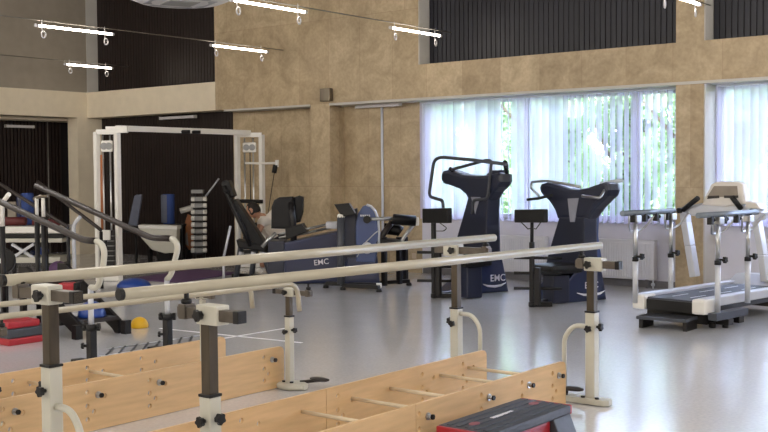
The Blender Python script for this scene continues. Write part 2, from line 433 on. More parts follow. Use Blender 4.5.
blind(WIN[0][0]+.03, WIN[0][1]-.02, 'pale sheer vertical blind across the wide window behind the two blue machines', ang1)
blind(WIN[1][0]+.05, WIN[1][1]-.02, 'pale sheer vertical blind behind the treadmill, right of the stone column', ang2)
# radiators
def radiator(x0, x1, label):
    z0, z1, y0, y1 = .11, .6, 12.8, 12.9
    t = T('radiator', label, 'radiator', ((x0+x1)/2, 12.85, 0), 0)
    m = MB().box(x0, x1, y0+.008, y1, z0, z1, .006)
    n = int((x1-x0)/.035)
    for i in range(n):
        x = x0+.02+i*(x1-x0-.04)/(n-1); m.box(x-.009, x+.009, y0, y0+.01, z0+.03, z1-.03, .002)
    t.part('panel', m, 'radiator')
    m = MB().box(x0, x1, y0, y1, z1, z1+.014, .003); t.part('top_grille', m, 'radiator')
    m = MB()
    for x in (x0+.12, x1-.12): m.box(x-.02, x+.02, y0+.03, Y1-.016, z0+.1, z0+.14); m.box(x-.015, x+.015, y0+.04, y0+.07, 0, z0+.02)
    t.part('bracket', m, 'skirting')
    m = MB().tube([(x1-.03, 12.84, z0+.01), (x1-.03, 12.84, .0)], .011, 8); m.tube([(x1-.05, 12.84, .05), (x1-.01, 12.84, .05)], .02, 8); t.part('pipe_valve', m, 'pvc')
radiator(PY(586, 260, 12.8).x, PY(654, 260, 12.8).x, 'white panel radiator under the window between the blue machine and the treadmill')
radiator(PY(478, 260, 12.8).x, PY(545, 260, 12.8).x, 'white panel radiator under the window between the two blue machines')
# conduits, fixtures
x = PY(383, 150, Y1).x
single('pipe', MB().tube([(x, Y1-.02, .0), (x, Y1-.02, ZB-.035)], .02, 8), 'pvc', 'pale vertical conduit on the stone wall beside the window', 'pipe', (x, Y1-.02, 0))
p = PX(48, 150, -17.9)
single('pipe', MB().tube([(-17.9, p.y, 0), (-17.9, p.y, ZB-.05)], .012, 8), 'wire', 'thin grey conduit on the dark slatted wall at far left', 'pipe', (-17.9, p.y, 0))
def unlit(a, b, label):
    a, b = V3(a), V3(b); c = (a+b)/2
    t = T('linear_light', label, 'lamp', c, 0, 'unlit strip lights')
    t.part('housing', MB().bar(a, b, .07, .05, .006), 'cassette')
    d = (b-a).normalized()*.015
    t.part('end_cap', MB().bar(a-d, a, .074, .054, .004), 'reveal'); t.part('end_cap', MB().bar(b, b+d, .074, .054, .004), 'reveal')
a, b = PY(357, 107.5, 12.84), PY(400, 105.5, 12.84); z = ZB-.06
unlit((a.x, 12.84, z), (b.x, 12.84, z), 'unlit white strip light under the beam beside the window')
a, b = PY(161, 118.5, 12.84), PY(195, 116.5, 12.84); z = a.z
unlit((a.x, 12.84, z), (b.x, 12.84, z), 'unlit white strip light on the dark wall above the cable machine')
a, b = PX(6, 126, -17.85), PX(33, 124.5, -17.85)
unlit((-17.85, a.y, a.z), (-17.85, b.y, a.z), 'unlit white strip light on the dark wall at far left')
a = PY(327, 95, Y0-.03)
single('junction_box', MB().box(a.x-.1, a.x+.1, Y0-.09, Y0, a.z-.1, a.z+.1, .012), 'steel', 'small grey box on the stone ledge above the pier', 'box', (a.x, Y0-.05, a.z-.1))
a = PY(414, 256, Y1-.01)
single('wall_socket', MB().box(a.x-.04, a.x+.04, Y1-.012, Y1, a.z-.04, a.z+.04, .004), 'socket', 'small white socket low on the stone wall left of the window', 'socket', (a.x, Y1-.006, a.z-.04))

# suspended tubes on cables
ROWX = [-15.8, -11.93, -8.68, -4.92]
def lamp(x, y0, y1, label, z=3.4):
    t = T('tube_lamp', label, 'lamp', (x, (y0+y1)/2, z), 0, 'suspended tube lamps')
    t.part('light_tube', MB().tube([(x, y0+.03, z), (x, y1-.03, z)], .015, 10), 'led')
    for a, b in ((y0, y0+.04), (y1-.04, y1)): t.part('end_cap', MB().tube([(x, a, z), (x, b, z)], .022, 10), 'cassette')
    for yy in (y0+.1, y1-.15):
        m = MB().tube([(x, yy, z+.085), (x, yy, z-.07)], .006, 6); m.torus((x, yy+.02, z-.11), (1, .3, 0), .04, .01)
        t.part('hanging_hook', m, 'cassette')
def span(p, q, z=3.4): return PZ(*p, z), PZ(*q, z)
for p, q, l in [((36, 25), (113, 34.5), 'lit tube lamp hanging before the grey wall, nearer of the two at left'),
                ((61, 64.5), (116, 68), 'lit tube lamp hanging lowest in the left corner by the cream beam'),
                ((235, -1), (302, 13), 'lit tube lamp hanging beside the round white ceiling unit'),
                ((211, 45), (267, 52), 'lit tube lamp hanging at the edge of dark slats and stone wall'),
                ((390, 27.5), (441, 36), 'lit tube lamp hanging by the left end of the large dark slat panel'),
                ((655, -7), (705, 4), 'lit tube lamp hanging before the stone column, cut by the top edge')]:
    a, b = span(p, q); lamp((a.x+b.x)/2, a.y, min(b.y, 12.5), l)
for x, l in zip(ROWX, ['thin suspension cable above the lowest left tube lamp', 'thin suspension cable over two tube lamps before the grey wall and dark slats', 'thin suspension cable across the stone upper wall', 'thin suspension cable ending at the stone column']):
    single('suspension_cable', MB().tube([(x, YF, 3.47), (x, 12.6, 3.47)], .007, 6), 'wire', l, 'cable', (x, 4, 3.47), 'lamp cables')
# round white air unit
c = PZ(180, -1, 3.62)
t = T('air_diffuser', 'large round white air unit hanging from the ceiling, cut by the top edge', 'ceiling unit', (c.x, c.y, 3.62))
t.part('rim', MB().lathe((c.x, c.y, 3.62), [(.3, -.05), (.5, -.04), (.6, .0), (.6, .08), (.54, .16), (.3, .2)], 40), 'cassette')
m = MB()
for k in range(4):
    a = pi/4+k*pi/2+.4; d = V3((cos(a), sin(a), 0)); q = V3((-sin(a), cos(a), 0))
    m.quadbox(V3((c.x, c.y, 3.572))+d*.33-q*.26-d*.05, q*.52, d*.1, V3((0, 0, .012)))
t.part('air_slot', m, 'greyinsert')
t.part('intake_grille', MB().cbox((c.x, c.y, 3.566), .38, .38, .01, .4+pi/4, .003), 'silver_block')
t.part('duct', MB().tube([(c.x, c.y, 3.8), (c.x, c.y, ZC-.005)], .22, 20), 'cassette')

# ---------------------------------------------------------------- outdoors
struct('ground_outside', MB().box(-60, 50, 13.3, 90, -.6, -.5), 'grass')
def leaves(m, c, R, n, s, rng):
    for _ in range(n):
        u = V3((rng.gauss(0, 1), rng.gauss(0, 1), rng.gauss(0, 1))).normalized()*rng.uniform(.55, 1)
        p = V3(c)+V3((u.x*R[0], u.y*R[1], u.z*R[2]))
        a = V3((rng.gauss(0, 1), rng.gauss(0, 1), rng.gauss(0, .6))).normalized()*s*rng.uniform(.6, 1.4); b = V3((rng.gauss(0, 1), rng.gauss(0, 1), rng.gauss(0, 1)))
        b = (b-a.normalized()*b.dot(a.normalized())).normalized()*s*.6
        m.bm.faces.new([m.bm.verts.new(p+q) for q in (-a, -b*.8, a, b*.8)])
tr = [(-17.5, 27, 'broad leafy tree outside, behind the tall blue machine with handle loop'), (-14.2, 25, 'bright leafy tree outside, behind the gap in the blind'), (-10.6, 26, 'leafy tree outside seen through the open slats, above the low blue machine'),
      (-7.3, 25, 'leafy tree outside seen beside the stone column'), (-3.6, 24.5, 'leafy tree outside seen through the blind behind the treadmill')]
tr += [(-36.0+k*3.6, 39+(k % 2)*6.6, 'very large tree at the back of the outdoor trees, %s from the left' % w_) for k, w_ in enumerate(['first', 'second', 'third', 'fourth', 'fifth', 'sixth', 'seventh', 'eighth', 'ninth', 'tenth', 'eleventh'])]
tr += [(x+1.9, 32+(i % 2)*1.5, l) for i, (x, l) in enumerate([(-21.5, 'tall pale tree farther outside, behind the leftmost blind'), (-17.9, 'tall tree farther outside, behind the blue-machine handle loop'), (-14.2, 'tall tree farther outside, behind the window mullion'), (-10.6, 'tall tree farther outside, behind the open slats'), (-6.9, 'tall tree farther outside, behind the stone column')])]
rng = random.Random(11)
tr0 = None
for x, y, l in tr:
    if tr0 is None:
        t = T('leafy_tree', l, 'tree', (x, y, -.5), 0, 'trees outside', local=True)
        m = MB().tube([(0, 0, 0), (.1, 0, 1.5), (0, .1, 3), (.1, .1, 5)], [.22, .17, .12, .05], 8)
        for k in range(5):
            a = k*1.3; m.tube([(0, .05, 1.6+k*.5), (cos(a)*.9, sin(a)*.9, 2.3+k*.6), (cos(a)*1.6, sin(a)*1.6, 3.2+k*.5)], [.08, .05, .02], 6)
        t.part('trunk', m, 'bark')
        m = MB()
        for k in range(16):
            a = rng.uniform(0, 2*pi); rr = rng.uniform(.1, 1.05)
            leaves(m, (cos(a)*rr, sin(a)*rr, rng.uniform(.8, 6.2)), (.75, .75, .9), 800, .1, rng)
        t.part('foliage', m, 'leaf'); tr0 = t.o
    else:
        o = copy_tree(tr0); o.location = (x, y, -.5); o.rotation_euler.z = rng.uniform(0, 6); o['label'] = l
        k = rng.uniform(.9, 1.0)*(1.0 if y < 30 else 1.25 if y < 36 else 1.75); o.scale = (k, k, k)

# ------------------------------------------------------------------ light
wd = bpy.data.worlds.new('sky'); sc.world = wd; wd.use_nodes = True
nt = wd.node_tree; bg = nt.nodes['Background']
bg.inputs['Color'].default_value = (.61, .69, 1, 1); bg.inputs['Strength'].default_value = 10
sl = bpy.data.lights.new('sun', 'SUN'); sl.energy = 7; sl.angle = radians(3); sl.color = (1, .95, .86)
so = bpy.data.objects.new('sun', sl); COL.objects.link(so); so.rotation_euler = (radians(48), 0, radians(-15))
def point(x, y, z, wt, col=(1, .955, .91)):
    l = bpy.data.lights.new('room_lamp', 'POINT'); l.energy = wt; l.shadow_soft_size = .3; l.color = col
    o = bpy.data.objects.new('room_lamp', l); COL.objects.link(o); o.location = (x, y, z)
for x in (-15.8, -11.93, -8.68, -4.92, -1.3, 2.3):
    for y in (5.9, 2.6, -.7, -3.4): point(x, y, 3.4, 44)
for x in (-1.3, 2.3):
    for y in (8.8, 11.6): point(x, y, 3.4, 44)
sc.view_settings.view_transform = 'Standard'; sc.view_settings.look = 'None'; sc.view_settings.gamma = 1; sc.view_settings.use_curve_mapping = False
sc.view_settings.exposure = .95
#@@THINGS
# ---------------------------------------------------------- parallel bars and walking lanes
def bar_post(t, x, y, zs, zh, dirc, zbar, xbar, foot, handle=True, s=1., bz=.5, pedal=False, head_mat='cream_paint', inner_mat='dark_tube'):
    """telescopic post; dirc = +1: brace and foot towards +x. zs = top of outer tube, zh = height of head, xbar = x of the rail at this post"""
    w = .066*s
    p = t.part('post', MB().box(x-w/2, x+w/2, y-w/2, y+w/2, .02, zs, .006), 'cream_paint')
    m = MB().box(x-w/2-.003, x+w/2+.003, y-w/2-.003, y+w/2+.003, zs, zs+.012, .002); t.part('collar', m, 'black', p)
    i = t.part('inner_tube', MB().box(x-w*.39, x+w*.39, y-w*.39, y+w*.39, zs-.02, zh-.03, .003), inner_mat, None, 'galvanised inner tube')
    zk = zs-.1 if zs > .35 else zs-.05
    m = MB().tube([(x, y-w/2, zk), (x, y-w/2-.02, zk)], .009, 8); m.knob((x, y-w/2-.018, zk), (0, -1, 0), .024*s, .018); t.part('locking_knob', m, 'black', p)
    m = MB().tube([(x-dirc*w/2, y, zk+.01), (x-dirc*(w/2+.02), y, zk+.01)], .009, 8); m.knob((x-dirc*(w/2+.018), y, zk+.01), (-dirc, 0, 0), .026*s, .02); t.part('locking_knob', m, 'black', p)
    h = t.part('cross_head', MB().box(x-(.04 if dirc < 0 else .085)*s, x+(.085 if dirc < 0 else .04)*s, y-.038*s, y+.038*s, zh-.042*s, zh+.042*s, .006), head_mat)
    m = MB().tube([(x, y-.036*s, zh), (x, y-.06*s, zh)], .009, 8); m.knob((x, y-.055*s, zh), (0, -1, 0), .026*s, .02); t.part('clamp_knob', m, 'black', h)
    sgn = 1 if xbar > x else -1
    x0, x1 = xbar+sgn*.035*s, x-sgn*.2*s
    a = t.part('cross_arm', MB().box(min(x0, x1), max(x0, x1), y-.024*s, y+.024*s, zh-.024*s, zh+.024*s, .003), 'arm_steel', None, 'bare steel arm')
    m = MB().box(min(x1, x1+sgn*.03), max(x1, x1+sgn*.03), y-.026*s, y+.026*s, zh-.026*s, zh+.026*s, .003); t.part('end_cap', m, 'black', a)
    m = MB().box(xbar-.022*s, xbar+.022*s, y-.03*s, y+.03*s, zh-.03*s, zh+.035*s, .004); t.part('bar_clamp', m, 'arm_steel')
    m = MB().tube([(xbar, y, zh+.03*s), (xbar, y, zbar-.012)], .011*s, 8); m.lathe((xbar, y, zh+.034*s), [(.02*s, 0), (.024*s, .006), (.024*s, .016), (.02*s, .022)], 14); t.part('bar_bolt', m, 'black')
    fx0, fx1 = foot
    if fx0 is not None:
        m = MB(); hw = .05*s
        pts = [(min(fx0, fx1), y-hw, .004), (max(fx0, fx1)-hw*.6, y-hw, .004), (max(fx0, fx1), y-hw*.5, .004), (max(fx0, fx1), y+hw*.5, .004), (max(fx0, fx1)-hw*.6, y+hw, .004), (min(fx0, fx1), y+hw, .004)]
        m.prism(pts, (0, 0, .038), .006)
        f = t.part('foot_plate', m, 'cream_paint')
        m = MB()
        for q in (-1, 1): m.disc((x+q*.05*s, y-.03*s, .046), (0, 0, 1), .014, .014, 10)
        t.part('bolt', m, 'black', f)
        if pedal:
            m = MB().tube([(x+dirc*.17, y-.03, .05), (x+dirc*.15, y-.06, .085)], .012, 8); m.lathe((x+dirc*.1, y-.06, .085), [(.04, 0), (.06, .008), (.06, .018), (.03, .026)], 16, (1.2, .6)); t.part('pedal', m, 'brown_dark')
    if handle:
        bx = x+dirc*.2
        m = MB().tube([(x+dirc*w/2, y, bz), (x+dirc*.13, y, bz), (bx, y, bz-.08), (bx, y, .04)], .016, 10, True, .06); t.part('brace', m, 'cream_paint')
def rail(t, a, b, r, caps=True, drop=None):
    a, b = V3(a), V3(b)
    if drop:
        d = (b-a).normalized(); m = MB().tube([a, b, b+d*.02+V3((0, 0, -drop))], r, 12, True, .1)
    else: m = MB().tube([a, b], r, 16)
    o = t.part('handrail', m, 'cream_rail')
    if caps:
        d = (b-a).normalized(); m = MB().disc(a-d*.008, d, r*1.04, .02, 16, .003); t.part('end_plug', m, 'black', o)
    return o
def lerp(a, b, y): k = (y-a.y)/(b.y-a.y); return a+(b-a)*k

A0, A1 = PZ(4, 280.5, 1.04), PZ(494, 237.7, 1.04); B0, B1 = PZ(122, 294.4, 1.01), PZ(600, 245.4, 1.01)
t = T('parallel_bars', 'large cream parallel bars with two long handrails across the foreground', 'parallel bars', (-3.8, 4.6, 0))
rail(t, A0, A1, .026); rail(t, B0, B1, .0245)
pB = PZ(592, 404); yB = pB.y; xB = pB.x
bar_post(t, xB, yB, PP(592, 312, pB, fw).z, .905, -1, 1.01, lerp(B0, B1, yB).x, (xB-.3, xB+.13), pedal=True)
q = PZ(209, 314, .907); bar_post(t, q.x, q.y, PP(209, 397, q, fw).z, .907, -1, 1.01, lerp(B0, B1, q.y).x, (q.x-.3, q.x+.2), bz=.3)
q = PZ(456, 250, .95); bar_post(t, q.x, q.y, PP(456, 309, q, fw).z, .95, 1, 1.04, lerp(A0, A1, q.y).x, (q.x-.2, q.x+.3))
q = PZ(50, 294.5, .985); bar_post(t, q.x, q.y, PP(50, 367, q, fw).z, .985, 1, 1.04, lerp(A0, A1, q.y).x, (q.x-.2, q.x+.3))

def lane_board(t, x, y0, y1, h, outer, joints, bolts, name='side_board'):
    """plywood board along y; drilled in a pattern; outer = side (+1/-1) that shows bolts"""
    th = .021; ys = [y0]+list(joints)+[y1]
    for i in range(len(ys)-1):
        a, b = ys[i], ys[i+1]-(.004 if i < len(ys)-2 else 0)
        r = .04; pts = []
        def corner(cy, cz, a0):
            for k in range(5): pts.append((x-th/2, cy+r*cos(a0+k*pi/8), cz+r*sin(a0+k*pi/8)))
        if i == len(ys)-2: pts += [(x-th/2, b, 0.004)]; corner(b-r, h-r, 0)
        else: pts += [(x-th/2, b, 0.004), (x-th/2, b, h)]
        if i == 0: corner(a+r, h-r, pi/2); pts += [(x-th/2, a, .004)]
        else: pts += [(x-th/2, a, h), (x-th/2, a, .004)]
        o = t.part(name, MB().prism(pts, (th, 0, 0)), 'wood')
        cut = MB(); any_ = False
        for by in bolts:
            if a < by < b:
                for (dy, dz) in ((-.075, .205), (-.075, .125), (-.075, .045), (-.03, .085), (.05, .165)):
                    cut.tube([(x-.05, by+dy, dz+.03), (x+.05, by+dy, dz+.03)], .0155, 12); any_ = True
        if any_:
            cm = cut.mesh('cut', M['wood_edge'], t.inv); co = bpy.data.objects.new('cut', cm); COL.objects.link(co); co.parent = t.o
            md = o.modifiers.new('holes', 'BOOLEAN'); md.object = co; md.solver = 'EXACT'; md.operation = 'DIFFERENCE'
            bpy.context.view_layer.update()
            me = bpy.data.meshes.new_from_object(o.evaluated_get(bpy.context.evaluated_depsgraph_get()))
            o.modifiers.clear(); o.data = me; bpy.data.objects.remove(co)
        for by in bolts:
            if a < by < b:
                z = .21+.0; s = outer
                m = MB().tube([(x+s*th/2, by, z), (x+s*(th/2+.03), by, z)], .012, 10); m.disc((x+s*(th/2+.004), by, z), (1, 0, 0), .02, .008, 14); t.part('bolt', m, 'chrome', o, 'steel bolt with black nut')
                m = MB().disc((x+s*(th/2+.034), by, z), (1, 0, 0), .015, .012, 6); t.part('nut', m, 'black', o)
H = .29
t = T('walking_lane', 'long plywood walking lane with dowels, nearest, beside the red and black step', 'walking lane', (-3.65, 4.8, 0), 0, 'plywood walking lanes')
xf, xb = PZ(500, 379.3, H).x, PZ(440, 360.7, H).x
yj_f, yj_b = PX(416, 402, xf+.01).y, PX(325, 389, xb).y
ends_f, ends_b = PZ(564, 360.5, H).y, PZ(485, 349.5, H).y
bf = [PX(p, 400, xf).y for p in (410, 486, 526)]+[ends_f-.1, 3.45]
bf = [PX(426, 414, xf).y, PX(487, 391, xf).y, PX(527, 380, xf).y, PX(557, 377, xf).y]
lane_board(t, xf, 2.85, ends_f, H, 1, [yj_f], bf)
bb = [PX(p, 380, xb).y for p in (250, 345, 428, 468)]
lane_board(t, xb, 2.6, ends_b, H, -1, [yj_b], bb)
def dowels(t, ys, x0, x1, z):
    for y in ys:
        m = MB().tube([(x0, y, z), (x1, y, z)], .011, 10); t.part('dowel', m, 'dowel')
dowels(t, [PX(p[0], p[1], xb+.01).y for p in ((302, 419), (352, 402), (390, 397), (440, 366), (468, 365))], xb+.009, xf-.009, .2)
# the second, farther set
R0, R1 = PZ(-20, 319.2, .755), PZ(297, 283.4, .755); S0, S1 = PZ(-20, 306.4, .745), PZ(250, 281.4, .745)
t = T('parallel_bars', 'low cream parallel bars with bent-down rail ends behind the large set', 'parallel bars', (-5.4, 4.2, 0))
rail(t, R0, R1, .017, False, .19); rail(t, S0, S1, .017, False, .19)
q = PZ(290, 388); bar_post(t, q.x, q.y, .5, .675, -1, .755, lerp(R0, R1, min(q.y, R1.y)).x+.0, (q.x-.15, q.x+.15), False, .72)
m = MB().lathe((q.x+.02, q.y, .003), [(.1, 0), (.11, .01), (.11, .03), (.09, .04)], 20, (1.15, .85)); t.part('base_cap', m, 'cream_paint')
m = MB().lathe((q.x+.17, q.y+.12, .05), [(.05, 0), (.07, .008), (.07, .018), (.03, .026)], 16, (1.2, .6)); m.tube([(q.x+.05, q.y+.05, .04), (q.x+.17, q.y+.12, .055)], .012, 8); t.part('pedal', m, 'brown_dark')
q2y = R0.y+.12; xx = lerp(R0, R1, q2y).x; bar_post(t, xx-.1, q2y, .45, .675, -1, .755, xx, (xx-.25, xx+.05), False, .72)
for yy in (S0.y+.1, PX(207, 290, S1.x-.09).y):
    xx = lerp(S0, S1, min(yy, S1.y)).x; bar_post(t, xx-.09, yy, .2, .668, 1, .745, xx, (xx-.24, xx+.06), False, .62, inner_mat='cream_paint')
t = T('walking_lane', 'plywood walking lane with peg holes, farther and at left, between the low parallel bars', 'walking lane', (-5.5, 4.2, 0), 0, 'plywood walking lanes')
xf, xb = PZ(140, 372.7, H).x, PZ(110, 355.4, H).x
lane_board(t, xf, 2.7, PZ(280, 345.3, H).y, H, 1, [], [PX(p, y, xf).y for p, y in ((14, 425), (97, 400), (158, 380), (271, 371))])
lane_board(t, xb, 3.0, PZ(224, 336, H).y, H, -1, [], [PX(p, y, xb).y for p, y in ((23, 380), (96, 372), (149, 355))])
dowels(t, [PX(29, 385, xb+.01).y, PX(90, 369.5, xb+.01).y], xb+.009, xf-.009, .21)

# aerobic step in front
def step(x0, x1, y0, y1, h, t, feet='red'):
    m = MB(); e = .035
    pts = [(x0, y0, .004), (x0+.05, y0, h*.45), (x0+.02, y0, h-.02), (x0+.035, y0, h), (x1-.035, y0, h), (x1-.02, y0, h-.02), (x1-.05, y0, h*.45), (x1, y0, .004), (x1-.05, y0, .004), (x1-.1, y0, h*.5), (x0+.1, y0, h*.5), (x0+.05, y0, .004)]
    return pts
t = T('aerobic_step', 'charcoal aerobic step with red ends beside the nearest plywood lane', 'step platform', (-3.03, 4.9, 0))
x0, x1, y0, y1, h = -3.19, -2.86, 4.47, 5.33, .2
m = MB().box(x0, x1, y0+.02, y1-.02, h-.05, h, .012)
top = t.part('deck', m, 'charcoal')
m = MB()
for k in range(5):
    x = x0+.055+k*.055; m.box(x-.012, x+.012, y0+.04, y1-.04, h-.002, h+.006, .002)
t.part('grip_rib', m, 'charcoal', top)
for ya, yb in ((y0, y0+.022), (y1-.022, y1)): t.part('end_trim', MB().box(x0+.005, x1-.005, ya, yb, h-.052, h-.002, .006), 'red', None, 'red end trim')
for yy in (y0+.13, y1-.13): t.part('red_mark', MB().lathe(((x0+x1)/2-.01, yy, h+.004), [(.035, 0), (.035, .004)], 20, (.7, 1.1)), 'dull_red', top, 'oval red mark')
for ya, yb in ((y0+.01, y0+.2), (y1-.2, y1-.01)):
    m = MB().prism([(x0-.05, ya, .004), (x0+.01, ya, h-.052), (x1-.01, ya, h-.052), (x1+.05, ya, .004)], (0, yb-ya, 0), .008); t.part('riser', m, 'charcoal')
    m = MB().prism([(x0-.02, ya+.03, .02), (x0+.02, ya+.03, h-.07), (x1-.004, ya+.03, h-.07), (x1+.046, ya+.03, .02)], (0, yb-ya-.06, 0), .004)
m = MB().box(x0+.03, x1-.03, y0+.2, y1-.2, .02, h-.06, .01); t.part('block', m, 'red', None, 'red riser block under the deck')
m = MB(); rr = random.Random(5); yy = y0+.29
while yy < y0+.5:
    l = rr.uniform(.012, .03); m.box((x0+x1)/2-.018, (x0+x1)/2+.002+rr.uniform(-.004, .006), yy, yy+l, h+.005, h+.0075); yy += l+.007
t.part('worn_print', m, 'white', top, 'worn pale print')
# ------------------------------------------------------------- the two tall blue machines
UD = V3((.93, -.36, 0)).normalized(); VD = V3((.36, .93, 0)).normalized()
RH0 = V3((cos(YAW), sin(YAW), 0))
def peg_stand(t, foot, ztop, npegs, mon_px, link):
    """post with weight pegs and a monitor in front of a machine"""
    f = V3(foot)
    m = MB().bar(f+V3((0, 0, .03)), f+V3((0, 0, ztop)), .045, .045, .004); p = t.part('stand_post', m, 'black_metal')
    t.part('stand_upright', MB().bar(f+UD*.1+V3((0, 0, .03)), f+UD*.1+V3((0, 0, ztop*.62)), .06, .05, .004), 'black_metal')
    for k in range(npegs):
        z = .2+.17*k
        m = MB().tube([f-RH0*.2+V3((0, 0, z+.01)), f+RH0*.33+V3((0, 0, z))], .017, 8); t.part('weight_peg', m, 'black')
    m = MB().bar(f+V3((0, 0, .03)), f+UD*.1+VD*.2+V3((0, 0, .03)), .06, .05, .004); m.bar(f+V3((0, 0, .03)), V3(link)+V3((0, 0, .03)), .07, .05, .004); t.part('base_bar', m, 'black_metal')
    m = MB().lathe(f+V3((0, 0, 0)), [(.03, 0), (.04, .01), (.04, .05), (.03, .06)], 12); t.part('rubber_foot', m, 'black')
    return p
def monitor(t, px, base, nrm, tiltd=.35):
    """black tilted display box traced by its width in the photo"""
    (xa, ya), (xb, yb) = px
    a, b = PP(xa, yb, base, nrm), PP(xb, yb, base, nrm); h = (PP(xa, ya, base, nrm)-a).length
    u = (b-a); n = V3(nrm).normalized()
    o = t.part('monitor', MB().quadbox(a-n*.03, u, V3((0, 0, h))+n*h*tiltd*.0, n*.07, .01), 'black')
    m = MB().quadbox(a+u*.06-n*.034+V3((0, 0, h*.12)), u*.88, V3((0, 0, h*.72)), n*.004); t.part('screen', m, 'navy_dark', o)
    return a, b
def tower(name, label, base_px, front, head_ext, body_ext, insert, shell_px, shell_ext, seat_c, text_o, text_size, swoosh):
    P = PZ(*base_px); nrm = -VD
    t = T(name, label, 'exercise machine', (P.x, P.y, 0))
    fp = P+VD*.12                                       # plane of the front panel
    head, body = front
    m = MB().prism([PP(x, y, fp, nrm) for x, y in head], VD*head_ext, .045); t.part('head', m, 'navy_dark')
    m = MB().prism([PP(x, y, fp, nrm) for x, y in body], VD*body_ext, .02); bd = t.part('column', m, 'navy_dark')
    # lighter flank of the column
    b0 = [PP(x, y, fp, nrm) for x, y in body]
    mx = max(range(len(b0)), key=lambda i: b0[i].dot(UD))
    m = MB().prism([PP(x, y, fp-VD*.006, nrm) for x, y in insert], VD*.012); t.part('inlay', m, 'greyinsert', bd, 'pale grey inlay')
    sp = P
    m = MB().prism([PP(x, y, sp, UD) for x, y in shell_px], -UD*shell_ext, .03); sh = t.part('base_shell', m, 'navy')
    return t, P, fp, nrm, sh
# machine 2 (lower, right)
head = [(539, 187), (541, 183.5), (546, 182), (552, 183), (560, 186), (568, 188.5), (577, 189), (586, 187.5), (596, 184), (603, 182), (607, 184), (608, 190), (606, 196), (600, 202), (593, 209), (586, 219), (557, 219), (554, 210), (549, 202), (543, 196.5), (539.5, 192)]
body = [(559, 217), (584, 217), (584, 240), (585, 266), (545, 266), (549, 250)]
t, P, fp, nrm, sh = tower('rehab_machine', 'tall navy strength machine with curved top, nearest the treadmill', (566, 303), (head, body), .2, .2,
    [(567.5, 198.5), (578.5, 198), (574.5, 222), (570, 222)], [(551, 304), (566, 304), (607, 299.5), (605, 286), (601, 262), (597, 236), (590, 234), (583, 255), (575, 272), (562, 288)], .42, None, None, None, None)
tr2 = t
m = MB().prism([PP(x, y, P, UD)+UD*.003 for x, y in ((585, 240), (590, 214), (599, 216), (598, 236), (602, 262), (594, 262))], -UD*.03); t.part('lit_flank', m, 'navy_light', sh, 'flank with window light painted as lighter blue')  # window light on the flank, put into a lighter blue plate
q = PP(584.5, 288.5, P+UD*.003, UD); t.text('EMC', .105, q+UD*.003, VD, (0, 0, 1), sh)
m = MB().tube([PP(x, y, P+UD*.006, UD) for x, y in ((577, 293), (584, 294.8), (592, 295), (600, 293.4), (605, 290.5))], [.004, .014, .018, .014, .003], 6); t.part('swoosh', m, 'white', sh)
m = MB().tube([PP(x, y, P+UD*.004, UD) for x, y in ((556, 300), (566, 284), (576, 271), (584, 256), (588, 240))], .007, 6); t.part('seam', m, 'navy_light', sh)
c = PP(556, 270, P-VD*.1, nrm)
m = MB().cbox(c+V3((0, 0, .02)), .42, .46, .1, math.atan2(UD.y, UD.x), .035); t.part('seat', m, 'vinyl')
m = MB().cbox((c.x, c.y, c.z/2-.02), .2, .24, c.z-.06, math.atan2(UD.y, UD.x), .02); t.part('seat_stand', m, 'navy_dark')
m = MB().tube([PP(x, y, fp-VD*.12, nrm) for x, y in ((527.5, 199.5), (538, 198.5), (552, 195))], .017, 8); t.part('grip', m, 'black')
m = MB().tube([PP(x, y, fp-VD*.06, nrm) for x, y in ((539, 196), (531, 188), (531.5, 182), (547, 180.7), (566, 184), (580, 187))], .016, 8, True, .05); t.part('handle', m, 'chrome')
m = MB().tube([PP(582, 196, fp-VD*.1, nrm), PP(600, 198, fp-VD*.1, nrm), PP(608, 184, fp+VD*.1, nrm), PP(613, 181.2, fp+VD*.3, nrm), PP(623, 181, fp+VD*.36, nrm)], .016, 8, True, .04); t.part('handle', m, 'chrome')
m = MB().tube([PP(600, 184, fp+VD*.1, nrm), PP(622, 180.4, fp+VD*.3, nrm)], .02, 8); t.part('grip', m, 'silver_paint')
f = PZ(532, 307); peg_stand(t, f, .72, 3, None, P-UD*.25+VD*.1)
monitor(t, ((517, 209.5), (546, 222.5)), f, nrm)
m = MB().tube([PP(521, 222, f, nrm), PP(528, 229, f, nrm), PP(532, 228, f, nrm)], .006, 6); m.tube([PP(541, 222, f, nrm), PP(536, 229, f, nrm), PP(532, 228, f, nrm)], .006, 6); m.tube([f+V3((0, 0, .7)), PP(532, 220, f, nrm)], .02, 8); t.part('monitor_bracket', m, 'black_metal')
# machine 1 (taller, left, with the handle loop)
head = [(440.5, 174), (442.5, 170.5), (447, 169.5), (453, 171.5), (460, 174), (475, 175.5), (488, 175), (496, 172.5), (499.5, 174), (500, 182), (497, 187), (492, 192), (487, 200), (468, 200), (465, 194.5), (459, 189.5), (450, 186), (443, 184), (440.5, 180)]
body = [(468, 197), (487, 197), (486, 225), (487, 262), (449, 262), (455, 243)]
t, P, fp, nrm, sh = tower('rehab_machine', 'tall navy strength machine with grey tube handle loop overhead, left one by the window', (463, 295), (head, body), .2, .2,
    [(471, 197), (480, 197), (475, 214)], [(453, 296), (463, 295.5), (509, 291.5), (506.5, 278), (501, 250), (500, 200), (491, 200), (488, 235), (482, 262), (470, 280)], .42, None, None, None, None)
m = MB().prism([PP(x, y, P, UD)+UD*.003 for x, y in ((487, 240), (491, 201), (499, 201), (499.5, 240))], -UD*.03); t.part('lit_flank', m, 'navy_light', sh, 'flank with window light painted as lighter blue')  # same here: the lit side is painted lighter blue
